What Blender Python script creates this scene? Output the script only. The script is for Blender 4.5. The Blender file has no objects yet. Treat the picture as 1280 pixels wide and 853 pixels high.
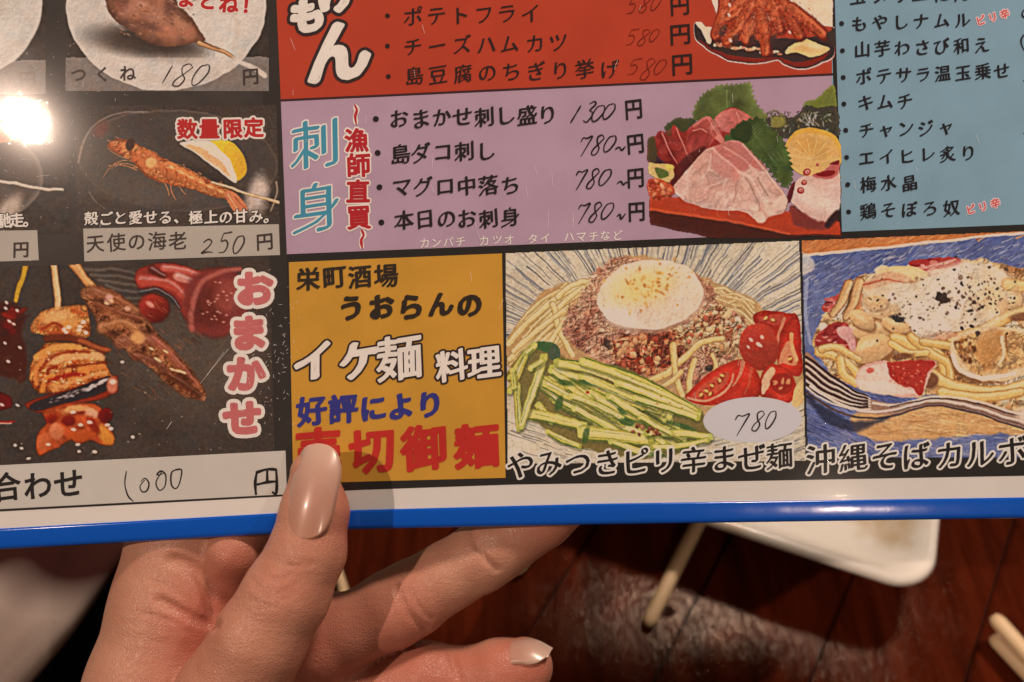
import bpy, bmesh, math, random
import numpy as np
from mathutils import Vector, Matrix

C = bpy.context.scene.collection
SC = bpy.context.scene
random.seed(4)

# ---------------------------------------------------------------- camera
# The phone looks steeply down over the table; the menu is held square to it, 20 cm away.
F = 1111.1                # focal length in print units (1 unit = 0.18 mm on the menu)
D = 0.20                  # camera to menu, metres
PITCH = math.radians(50)
CAM = Vector((0, 0, 0.33))
FWD = Vector((0, math.cos(PITCH), -math.sin(PITCH)))
UP = Vector((0, math.sin(PITCH), math.cos(PITCH)))
RIGHT = Vector((1, 0, 0))
MW = Matrix(((1, 0, 0, CAM.x), (0, UP.y, -FWD.y, CAM.y), (0, UP.z, -FWD.z, CAM.z), (0, 0, 0, 1)))
cd = bpy.data.cameras.new('camera')
cam = bpy.data.objects.new('camera', cd); C.objects.link(cam)
cam.matrix_world = MW
cd.sensor_width = 36; cd.lens = 36 * F / 1280
cd.clip_start = .01; cd.clip_end = 50
cd.dof.use_dof = True; cd.dof.focus_distance = D - .001; cd.dof.aperture_fstop = 13.0
SC.camera = cam

# ---------------------------------------------------------------- light : the warm lamps of the room
w = bpy.data.worlds.new('World'); SC.world = w; w.use_nodes = True
w.node_tree.nodes['Background'].inputs[0].default_value = (1.0, .74, .50, 1)
w.node_tree.nodes['Background'].inputs[1].default_value = .10
def cam_to_world(v): return MW @ Vector(v)
def lamp(name, kind, p, power, col, **kw):
    l = bpy.data.lights.new(name, kind); l.energy = power; l.color = col
    for k, v in kw.items(): setattr(l, k, v)
    o = bpy.data.objects.new(name, l); C.objects.link(o); o.location = p
    return o
# where a print point of the gently bowed sheet lies in space
def px3(px, py, depth):
    """point seen in direction (px,py) at a distance along the view axis"""
    return CAM + RIGHT * ((px - 640) * depth / F) + UP * ((426.5 - py) * depth / F) + FWD * depth
def sag(px, py):
    """gentle bow of the hand-held sheet, metres away from the viewer"""
    u = (px - 560) / 900.0; v = (py - 640) / 700.0
    return .0035 * u * u + .0008 * math.sin(u * 4 + v * 2) - .0012 * v * v
def place(px, py, lift=0.0):
    d = D + sag(px, py) - lift
    return px3(px, py, d)
def mirror_dir(px, py):
    p = place(px, py); n = (place(px + 4, py) - p).cross(place(px, py - 4) - p).normalized()
    d = (p - CAM).normalized()
    return p, d - n * 2 * d.dot(n)
# pendant bulb up left behind the photographer: its mirror image is the glare at the left edge
_p, _r = mirror_dir(31, 150)
lamp('pendant_bulb', 'POINT', _p + _r * 1.7, 59, (1.0, .735, .575), shadow_soft_size=.014)
# a small bulb up right: the glint on the blue edging
_p, _r = mirror_dir(1056, 653)
lamp('small_bulb', 'POINT', _p + _r * 1.6, 10, (1.0, .74, .585), shadow_soft_size=.012)
# second lamp over the far side of the table
_d = RIGHT * (912 - 640) + UP * (426.5 - 785) + FWD * F        # seen mirrored in the varnish of the table at this sight line
_t = CAM + _d * (-CAM.z / _d.z)
_l2 = lamp('ceiling_lamp', 'AREA', _t + Vector((_d.x, _d.y, -_d.z)).normalized() * 1.15, 9, (1.0, .78, .62), shape='DISK', size=.15)
_l2.rotation_euler = (_t - _l2.location).to_track_quat('-Z', 'Y').to_euler()
SC.view_settings.view_transform = 'Standard'; SC.view_settings.look = 'None'
SC.view_settings.exposure = 0.0; SC.view_settings.gamma = 1.0
# ---------------------------------------------------------------- helpers
def on_plane(px, py, z):
    d = RIGHT * (px - 640) + UP * (426.5 - py) + FWD * F
    return CAM + d * ((z - CAM.z) / d.z)
def sag_np(px, py):
    u = (px - 560) / 900.0; v = (py - 640) / 700.0
    return .0035 * u * u + .0008 * np.sin(u * 4 + v * 2) - .0012 * v * v
def place_np(px, py, lift=0.0):
    d = D + sag_np(px, py) - lift
    x = (px - 640) * d / F; y = (426.5 - py) * d / F
    cu = np.array(UP); cf = np.array(FWD); cc = np.array(CAM)
    return cc + np.stack([x, y * cu[1] + d * cf[1], y * cu[2] + d * cf[2]], -1)
def lin(c):
    c = np.asarray(c, float) / 255.0
    return np.where(c <= .04045, c / 12.92, ((c + .055) / 1.055) ** 2.4)
# colour of the light that falls on the sheet: printed colours are measured relative to it
LIGHT = lin((212, 186, 166)) / .80
def ink(c): return np.clip(lin(c) / LIGHT, .004, .86)

def tag(o, label=None, cat=None, group=None, kind=None):
    if label: o['label'] = label
    if cat: o['category'] = cat
    if group: o['group'] = group
    if kind: o['kind'] = kind
    return o
def empty(name, loc):
    o = bpy.data.objects.new(name, None); C.objects.link(o); o.location = loc; o.empty_display_size = .02
    return o
def mesh_obj(name, verts, faces, mats, parent=None, smooth=False, midx=None):
    me = bpy.data.meshes.new(name)
    me.from_pydata([tuple(v) for v in verts], [], [tuple(f) for f in faces])
    for m in (mats if isinstance(mats, (list, tuple)) else [mats]): me.materials.append(m)
    if midx is not None: me.polygons.foreach_set('material_index', midx)
    if smooth: me.polygons.foreach_set('use_smooth', [True] * len(me.polygons))
    me.update()
    o = bpy.data.objects.new(name, me); C.objects.link(o)
    if parent: attach(o, parent)
    return o
def attach(o, parent):
    # vertices are given in world coordinates: undo the transform of the parent chain
    o.parent = parent
    o.matrix_parent_inverse = world_of(parent).inverted()
def world_of(o):
    m = o.matrix_basis.copy()
    return world_of(o.parent) @ o.matrix_parent_inverse @ m if o.parent else m
def bm_obj(name, bm, mats, parent=None, smooth=False):
    me = bpy.data.meshes.new(name); bm.to_mesh(me); bm.free()
    for m in (mats if isinstance(mats, (list, tuple)) else [mats]): me.materials.append(m)
    if smooth: me.polygons.foreach_set('use_smooth', [True] * len(me.polygons))
    o = bpy.data.objects.new(name, me); C.objects.link(o)
    if parent: attach(o, parent)
    return o

_mats = {}
def nodes(name):
    m = bpy.data.materials.new(name); m.use_nodes = True
    nt = m.node_tree; b = nt.nodes['Principled BSDF']
    return m, nt, b
def print_mat(name, rgb, var=.06, rough=.55):
    """ink on paper: an even colour with a faint blotchiness of the print"""
    key = (name,)
    if key in _mats: return _mats[key]
    m, nt, b = nodes(name)
    n = nt.nodes.new('ShaderNodeTexNoise'); n.inputs['Scale'].default_value = 90; n.inputs['Detail'].default_value = 4
    tc = nt.nodes.new('ShaderNodeTexCoord'); nt.links.new(tc.outputs['Object'], n.inputs['Vector'])
    r = nt.nodes.new('ShaderNodeValToRGB'); c = ink(rgb)
    r.color_ramp.elements[0].position = .3; r.color_ramp.elements[1].position = .7
    r.color_ramp.elements[0].color = (*np.clip(c * (1 - var), 0, 1), 1); r.color_ramp.elements[1].color = (*np.clip(c * (1 + var), 0, 1), 1)
    nt.links.new(n.outputs['Fac'], r.inputs['Fac']); nt.links.new(r.outputs['Color'], b.inputs['Base Color'])
    b.inputs['Roughness'].default_value = rough; b.inputs['Specular IOR Level'].default_value = .1
    _mats[key] = m
    return m
# ---------------------------------------------------------------- the wooden table
_a = on_plane(661, 789, 0); _b = on_plane(726, 687, 0)
SEAM = (_b - _a).normalized(); CROSS = Vector((SEAM.y, -SEAM.x, 0))      # along the planks / across them to the right
def table_mat():
    m, nt, b = nodes('stained_wood')
    N = nt.nodes.new; L = nt.links.new
    tc = N('ShaderNodeTexCoord')
    mp = N('ShaderNodeMapping'); mp.inputs['Rotation'].default_value = (0, 0, -math.atan2(CROSS.y, CROSS.x)); mp.inputs['Scale'].default_value = (75, 7, 60)
    L(tc.outputs['Object'], mp.inputs['Vector'])
    n1 = N('ShaderNodeTexNoise'); n1.inputs['Scale'].default_value = 1.6; n1.inputs['Detail'].default_value = 6; n1.inputs['Roughness'].default_value = .65
    L(mp.outputs[0], n1.inputs['Vector'])
    mp2 = N('ShaderNodeMapping'); mp2.inputs['Rotation'].default_value = (0, 0, math.atan2(CROSS.y, CROSS.x) * -1); mp2.inputs['Scale'].default_value = (560, 210, 200)
    L(tc.outputs['Object'], mp2.inputs['Vector'])
    n2 = N('ShaderNodeTexNoise'); n2.inputs['Scale'].default_value = 1.0; n2.inputs['Detail'].default_value = 5; n2.inputs['Roughness'].default_value = .7
    L(mp2.outputs[0], n2.inputs['Vector'])
    n3 = N('ShaderNodeTexNoise'); n3.inputs['Scale'].default_value = 55; n3.inputs['Detail'].default_value = 5; n3.inputs['Roughness'].default_value = .7
    L(tc.outputs['Object'], n3.inputs['Vector'])
    r = N('ShaderNodeValToRGB'); e = r.color_ramp.elements
    e[0].position = .3; e[0].color = (.026, .0040, .0016, 1); e[1].position = .72; e[1].color = (.100, .0155, .0052, 1)
    L(n1.outputs['Fac'], r.inputs['Fac'])
    # varnish: a clear narrow reflection over the dull wood, broken up by grain and wiped-on dirt
    df = N('ShaderNodeBsdfDiffuse'); gl = N('ShaderNodeBsdfGlossy'); gl.distribution = 'BECKMANN'; mx0 = N('ShaderNodeMixShader'); fr = N('ShaderNodeFresnel'); fr.inputs['IOR'].default_value = 1.42
    L(r.outputs[0], df.inputs['Color'])
    rr = N('ShaderNodeMapRange'); rr.inputs['From Min'].default_value = .35; rr.inputs['From Max'].default_value = .65; rr.inputs['To Min'].default_value = .07; rr.inputs['To Max'].default_value = .20
    L(n3.outputs['Fac'], rr.inputs['Value']); L(rr.outputs[0], gl.inputs['Roughness'])
    gc = N('ShaderNodeMapRange'); gc.inputs['From Min'].default_value = .44; gc.inputs['From Max'].default_value = .66; gc.inputs['To Min'].default_value = .07; gc.inputs['To Max'].default_value = .34
    tn = N('ShaderNodeMix'); tn.data_type = 'RGBA'; tn.inputs['A'].default_value = (0, 0, 0, 1); tn.inputs['B'].default_value = (1, .84, .70, 1)
    L(n2.outputs['Fac'], gc.inputs['Value']); L(gc.outputs[0], tn.inputs['Factor']); L(tn.outputs['Result'], gl.inputs['Color'])
    mx = N('ShaderNodeMath'); mx.operation = 'ADD'
    L(n2.outputs['Fac'], mx.inputs[0]); L(n3.outputs['Fac'], mx.inputs[1])
    bp = N('ShaderNodeBump'); bp.inputs['Strength'].default_value = .35; bp.inputs['Distance'].default_value = .0003
    L(mx.outputs[0], bp.inputs['Height']); L(bp.outputs[0], gl.inputs['Normal'])
    L(fr.outputs[0], mx0.inputs['Fac']); L(df.outputs[0], mx0.inputs[1]); L(gl.outputs[0], mx0.inputs[2])
    L(mx0.outputs[0], nt.nodes['Material Output'].inputs['Surface']); nt.nodes.remove(b)
    return m
PLW = .0485
def build_table():
    bm = bmesh.new()
    o0 = Vector((_a.x, _a.y, 0))
    for k in range(-2, 12):
        a = k * PLW + .0004; e = (k + 1) * PLW - .0004
        dz = random.uniform(-.0003, .0003) - .0002
        vs = []
        for zz in (dz, -.03):
            for (s, t) in ((a, -.5), (e, -.5), (e, .9), (a, .9)):
                p = o0 + CROSS * s + SEAM * t; vs.append(bm.verts.new((p.x, p.y, zz)))
        bm.faces.new(vs[0:4]); bm.faces.new(vs[7:3:-1])
        for i in range(4): bm.faces.new((vs[i], vs[i + 4], vs[(i + 1) % 4 + 4], vs[(i + 1) % 4]))
    bmesh.ops.recalc_face_normals(bm, faces=bm.faces)
    bmesh.ops.bevel(bm, geom=[e for e in bm.edges if abs(e.verts[0].co.z - e.verts[1].co.z) < .001 and e.verts[0].co.z > -.01], offset=.0009, segments=2, affect='EDGES')
    ob = bm_obj('tabletop', bm, table_mat(), smooth=False)
    m, nt, b = nodes('seam_shadow_wood'); b.inputs['Base Color'].default_value = (.012, .004, .002, 1); b.inputs['Roughness'].default_value = .8
    bm = bmesh.new(); vs = []
    for zz in (-.004, -.028):
        for (s, t) in ((-2 * PLW + .004, -.49), (12 * PLW - .004, -.49), (12 * PLW - .004, .89), (-2 * PLW + .004, .89)):
            p = o0 + CROSS * s + SEAM * t; vs.append(bm.verts.new((p.x, p.y, zz)))
    bm.faces.new(vs[0:4]); bm.faces.new(vs[7:3:-1])
    for i in range(4): bm.faces.new((vs[i], vs[i + 4], vs[(i + 1) % 4 + 4], vs[(i + 1) % 4]))
    bmesh.ops.recalc_face_normals(bm, faces=bm.faces)
    r = empty('wooden_table', o0); tag(r, 'dark red stained wooden table of narrow planks under the plate and chopsticks', 'table')
    attach(ob, r); s = bm_obj('plank_backing', bm, m, r)
    return r
build_table()

# ---------------------------------------------------------------- white square plate
def build_plate():
    z = .030
    c0 = on_plane(1166, 748, z); c1 = on_plane(885, 655, z)
    e1 = (c1 - c0); e1.z = 0; e1.normalize(); e2 = Vector((-e1.y, e1.x, 0))
    if (on_plane(1174, 650, z) - c0).dot(e2) < 0: e2 = -e2
    W = .15
    m, nt, b = nodes('glazed_porcelain')
    N = nt.nodes.new; L = nt.links.new
    tc = N('ShaderNodeTexCoord'); n = N('ShaderNodeTexNoise'); n.inputs['Scale'].default_value = 38; n.inputs['Detail'].default_value = 5
    L(tc.outputs['Object'], n.inputs['Vector'])
    r = N('ShaderNodeValToRGB'); e = r.color_ramp.elements; e[0].position = .50; e[0].color = (.84, .81, .76, 1); e[1].position = .72; e[1].color = (.60, .44, .24, 1)
    L(n.outputs['Fac'], r.inputs['Fac']); L(r.outputs[0], b.inputs['Base Color'])
    b.inputs['Roughness'].default_value = .18
    bm = bmesh.new()
    # profile from the foot up to the rim and down into the well: (inset from edge, height)
    prof = [(.045, .0), (.030, .0005), (.020, .004), (.006, .0155), (.0005, .0185), (.0, .0198), (.0014, .0212), (.0038, .0208), (.0075, .0182), (.014, .0118), (.022, .0088), (.034, .0078), (.06, .0075)]
    rings = []
    for ins, h in prof:
        ring = []
        rad = max(.016 - ins * .35, .004); half = W / 2 - ins
        for q, (sx, sy) in enumerate(((-1, -1), (1, -1), (1, 1), (-1, 1))):
            for k in range(9):
                a = math.pi + q * math.pi / 2 + k / 8 * math.pi / 2
                x = sx * (half - rad) + rad * math.cos(a); y = sy * (half - rad) + rad * math.sin(a)
                p = c0 + e1 * (W / 2 + x) + e2 * (W / 2 + y)
                ring.append(bm.verts.new((p.x, p.y, h * 1.5 + .0003)))
        rings.append(ring)
    for a, bq in zip(rings, rings[1:]):
        n_ = len(a)
        for i in range(n_): bm.faces.new((a[i], a[(i + 1) % n_], bq[(i + 1) % n_], bq[i]))
    bm.faces.new(rings[-1]); bm.faces.new(rings[0][::-1])
    bmesh.ops.recalc_face_normals(bm, faces=bm.faces)
    o = bm_obj('square_plate', bm, m, smooth=True)
    tag(o, 'white square plate with rounded corner and faint sauce stains behind the menu', 'plate')
    # thin smear of sauce inside
    m2, nt, b2 = nodes('brown_sauce'); b2.inputs['Base Color'].default_value = (.42, .26, .10, 1); b2.inputs['Roughness'].default_value = .15; b2.inputs['Alpha'].default_value = .30
    bm = bmesh.new()
    for (u, v, ra, rb) in ((.045, .055, .014, .006), (.030, .040, .008, .004), (.062, .05, .009, .006)):
        cc = c0 + e1 * u + e2 * v; vs = []
        for i in range(24):
            a = i / 24 * 2 * math.pi; k = 1 + .25 * math.sin(3 * a + u * 90) + .12 * math.sin(5 * a)
            p = cc + e1 * (ra * k * math.cos(a)) + e2 * (rb * k * math.sin(a)); vs.append(bm.verts.new((p.x, p.y, .0120)))
        bm.faces.new(vs)
    s = bm_obj('sauce_smear', bm, m2); s.parent = o
build_plate()

# ---------------------------------------------------------------- chopsticks
def wood_mat(name, a, b_):
    m, nt, b = nodes(name); N = nt.nodes.new; L = nt.links.new
    tc = N('ShaderNodeTexCoord'); mp = N('ShaderNodeMapping'); mp.inputs['Scale'].default_value = (900, 900, 25)
    L(tc.outputs['Object'], mp.inputs['Vector']); n = N('ShaderNodeTexNoise'); n.inputs['Scale'].default_value = 1; n.inputs['Detail'].default_value = 4
    L(mp.outputs[0], n.inputs['Vector']); r = N('ShaderNodeValToRGB'); e = r.color_ramp.elements
    e[0].position = .3; e[0].color = (*a, 1); e[1].position = .7; e[1].color = (*b_, 1)
    L(n.outputs['Fac'], r.inputs['Fac']); L(r.outputs[0], b.inputs['Base Color']); b.inputs['Roughness'].default_value = .5
    return m
CHOP = wood_mat('pale_chopstick_wood', (.68, .47, .27), (.80, .61, .39))
def chopstick(tip, far, r0, r1, label, group=None, length=.21, lift=.0):
    """tapered round stick; local z runs from the tip to the butt"""
    tip = Vector(tip); d = (Vector(far) - tip).normalized()
    bm = bmesh.new(); n = 14
    rings = []
    for t, k in ((0, .55), (.0012, .86), (.003, 1), (.04, 1), (.1, 1), (length - .002, 1), (length, .8)):
        r = (r0 + (r1 - r0) * t / length) * k
        rings.append([bm.verts.new((r * math.cos(i / n * 2 * math.pi) * (1 + .05 * math.sin(2 * i)), r * math.sin(i / n * 2 * math.pi), t)) for i in range(n)])
    for a, b in zip(rings, rings[1:]):
        for i in range(n): bm.faces.new((a[i], a[(i + 1) % n], b[(i + 1) % n], b[i]))
    bm.faces.new(rings[0][::-1]); bm.faces.new(rings[-1])
    o = bm_obj('chopstick', bm, CHOP, smooth=True)
    o.rotation_mode = 'QUATERNION'; o.rotation_quaternion = d.to_track_quat('Z', 'Y'); o.location = tip
    tag(o, label, 'chopstick', group)
    return o
def lay(px0, py0, px1, py1, z0, z1=None):
    return on_plane(px0, py0, z0), on_plane(px1, py1, z0 if z1 is None else z1)
R_ = .0029
a, b = lay(809, 781, 872, 655, R_ + .0002); chopstick(a, b, .0027, .0031, 'round wooden chopstick pointing out under the menu between the hand and the plate', 'chopsticks on the table')
a, b = lay(643, 716, 676, 676, R_ + .0002, R_ + .0008); chopstick(a, b, .0026, .0030, 'chopstick tip peeping out just below the index finger', 'chopsticks on the table', length=.14)
a, b = lay(1241, 770, 1300, 836, R_ + .0092, R_ + .0092); chopstick(a, b, .0029, .0032, 'upper of the two chopsticks at the right edge of the table', 'chopsticks on the table')
a, b = lay(1240, 795, 1292, 850, R_ + .0002); chopstick(a, b, .0028, .0032, 'lower of the two chopsticks at the right edge of the table', 'chopsticks on the table')
a, b = lay(433, 748, 421, 712, .0022); chopstick(a, b, .0019, .0024, 'pale stick end glimpsed in the gap between thumb and index finger', 'chopsticks on the table', length=.06)

# a drop of water next to the first chopstick
def drop():
    p = on_plane(835, 764, .0003); bm = bmesh.new()
    bmesh.ops.create_uvsphere(bm, u_segments=20, v_segments=12, radius=.0022)
    for v in bm.verts: v.co.z = max(v.co.z, -.0002) * .5; v.co.x *= 1.25
    m, nt, b = nodes('water'); b.inputs['Transmission Weight'].default_value = 1; b.inputs['IOR'].default_value = 1.33; b.inputs['Roughness'].default_value = .02; b.inputs['Base Color'].default_value = (.9, .9, .9, 1)
    o = bm_obj('water_drop', bm, m, smooth=True); o.location = p; tag(o, 'small clear drop of water beside the chopstick on the table', 'drop')
drop()

# ---------------------------------------------------------------- cloths at the lower left
def fabric(name, rgb1, rgb2, scale, rough=.9, spots=None):
    m, nt, b = nodes(name); N = nt.nodes.new; L = nt.links.new
    tc = N('ShaderNodeTexCoord'); n = N('ShaderNodeTexNoise'); n.inputs['Scale'].default_value = scale; n.inputs['Detail'].default_value = 2
    L(tc.outputs['Object'], n.inputs['Vector']); r = N('ShaderNodeValToRGB'); e = r.color_ramp.elements
    e[0].position = .35; e[0].color = (*rgb1, 1); e[1].position = .65; e[1].color = (*rgb2, 1)
    L(n.outputs['Fac'], r.inputs['Fac']); out = r.outputs[0]
    if spots:
        n2 = N('ShaderNodeTexNoise'); n2.inputs['Scale'].default_value = 24; n2.inputs['Detail'].default_value = 1
        L(tc.outputs['Object'], n2.inputs['Vector'])
        gr = N('ShaderNodeSeparateXYZ'); L(tc.outputs['Object'], gr.inputs[0])
        mr = N('ShaderNodeMapRange'); mr.inputs['From Min'].default_value = spots[1]; mr.inputs['From Max'].default_value = spots[2]
        L(gr.outputs['Y'], mr.inputs['Value'])
        ad = N('ShaderNodeMath'); ad.operation = 'MULTIPLY_ADD'; L(mr.outputs[0], ad.inputs[0]); ad.inputs[1].default_value = .62; L(n2.outputs['Fac'], ad.inputs[2])
        st = N('ShaderNodeMapRange'); st.inputs['From Min'].default_value = .66; st.inputs['From Max'].default_value = 1.1; L(ad.outputs[0], st.inputs['Value'])
        mix = N('ShaderNodeMix'); mix.data_type = 'RGBA'; L(st.outputs[0], mix.inputs['Factor']); L(out, mix.inputs['A']); mix.inputs['B'].default_value = (*spots[0], 1)
        out = mix.outputs['Result']
    L(out, b.inputs['Base Color']); b.inputs['Roughness'].default_value = rough; b.inputs['Specular IOR Level'].default_value = .1
    wv = N('ShaderNodeTexNoise'); wv.inputs['Scale'].default_value = 900; L(tc.outputs['Object'], wv.inputs['Vector'])
    bp = N('ShaderNodeBump'); bp.inputs['Strength'].default_value = .3; bp.inputs['Distance'].default_value = .0006; L(wv.outputs['Fac'], bp.inputs['Height']); L(bp.outputs[0], b.inputs['Normal'])
    return m
def sheet(name, quad, z, nu, nv, thick, fn, mat):
    """cloth over the picture-side quad (four corners on the plane z) with folds fn(u,v)"""
    A, B_, Cq, Dq = [Vector(q) for q in quad]
    top = []; vs = []
    for j in range(nv + 1):
        for i in range(nu + 1):
            u, v = i / nu, j / nv
            p = (A * (1 - u) + B_ * u) * (1 - v) + (Dq * (1 - u) + Cq * u) * v
            vs.append((p.x, p.y, p.z + fn(u, v)))
    n = len(vs); vs += [(x, y, zz - thick) for x, y, zz in vs]
    fs = []; w_ = nu + 1
    for j in range(nv):
        for i in range(nu):
            q = (j * w_ + i, j * w_ + i + 1, (j + 1) * w_ + i + 1, (j + 1) * w_ + i); fs.append(q); fs.append(tuple(n + k for k in q[::-1]))
    rim = [i for i in range(nu)] + [j * w_ + nu for j in range(nv)] + [nv * w_ + i for i in range(nu, 0, -1)] + [j * w_ for j in range(nv, 0, -1)]
    for a, b in zip(rim, rim[1:] + rim[:1]): fs.append((b, a, a + n, b + n))
    return mesh_obj(name, vs, fs, mat, smooth=True)
zb = .035
q = [on_plane(-330, 980, zb), on_plane(-80, 1000, zb), on_plane(232, 560, zb), on_plane(-120, 520, zb)]
pale = sheet('cloth', q, zb, 40, 60, .004, lambda u, v: .006 * math.sin(u * 7 + v * 3) + .004 * math.sin(u * 15 - v * 5 + 1) - .012 * u ** 6 + .003 * math.sin(v * 11), fabric('pale_cloth', (.44, .35, .32), (.56, .47, .43), 26, spots=((.045, .014, .012), on_plane(60, 790, zb).y, on_plane(60, 690, zb).y)))
tag(pale, 'pale greyish beige cloth with dark reddish blotches at the lower left', 'cloth')
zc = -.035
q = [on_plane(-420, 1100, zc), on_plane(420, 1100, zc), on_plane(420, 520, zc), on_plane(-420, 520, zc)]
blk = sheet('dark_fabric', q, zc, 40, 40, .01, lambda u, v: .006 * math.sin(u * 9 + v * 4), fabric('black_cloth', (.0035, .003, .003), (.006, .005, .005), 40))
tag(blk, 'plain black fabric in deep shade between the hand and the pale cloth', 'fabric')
# ---------------------------------------------------------------- printed pictures: a small numpy painter
# Every printed food photo is painted procedurally onto a dense grid whose colours become a
# colour attribute of the flat print (ink on paper).  Coordinates are print coordinates.
def sstep(a, b, x):
    t = np.clip((x - a) / (b - a), 0, 1)
    return t * t * (3 - 2 * t)

def vnoise(X, Y, f, seed, octs=3):
    out = np.zeros_like(X); amp = 1.0; tot = 0
    for o in range(octs):
        r = np.random.RandomState(seed + 17 * o)
        tab = r.rand(64, 64).astype(np.float32)
        x = X * f; y = Y * f
        xi = np.floor(x).astype(int); yi = np.floor(y).astype(int)
        fx = x - xi; fy = y - yi
        fx = fx * fx * (3 - 2 * fx); fy = fy * fy * (3 - 2 * fy)
        a = tab[yi % 64, xi % 64]; b = tab[yi % 64, (xi + 1) % 64]
        c = tab[(yi + 1) % 64, xi % 64]; d = tab[(yi + 1) % 64, (xi + 1) % 64]
        out += amp * ((a * (1 - fx) + b * fx) * (1 - fy) + (c * (1 - fx) + d * fx) * fy)
        tot += amp; amp *= .55; f *= 2.03
    return out / tot

def catmull(pts, n=8, closed=False):
    p = np.array(pts, float)
    m = len(p)
    out = []
    rng = range(m) if closed else range(m - 1)
    for i in rng:
        if closed:
            a, b, c, d = p[(i - 1) % m], p[i], p[(i + 1) % m], p[(i + 2) % m]
        else:
            a, b, c, d = p[max(i - 1, 0)], p[i], p[i + 1], p[min(i + 2, m - 1)]
        for k in range(n):
            t = k / n
            out.append(.5 * ((2 * b) + (-a + c) * t + (2 * a - 5 * b + 4 * c - d) * t * t + (-a + 3 * b - 3 * c + d) * t ** 3))
    if not closed: out.append(p[-1])
    return np.array(out)

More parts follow.
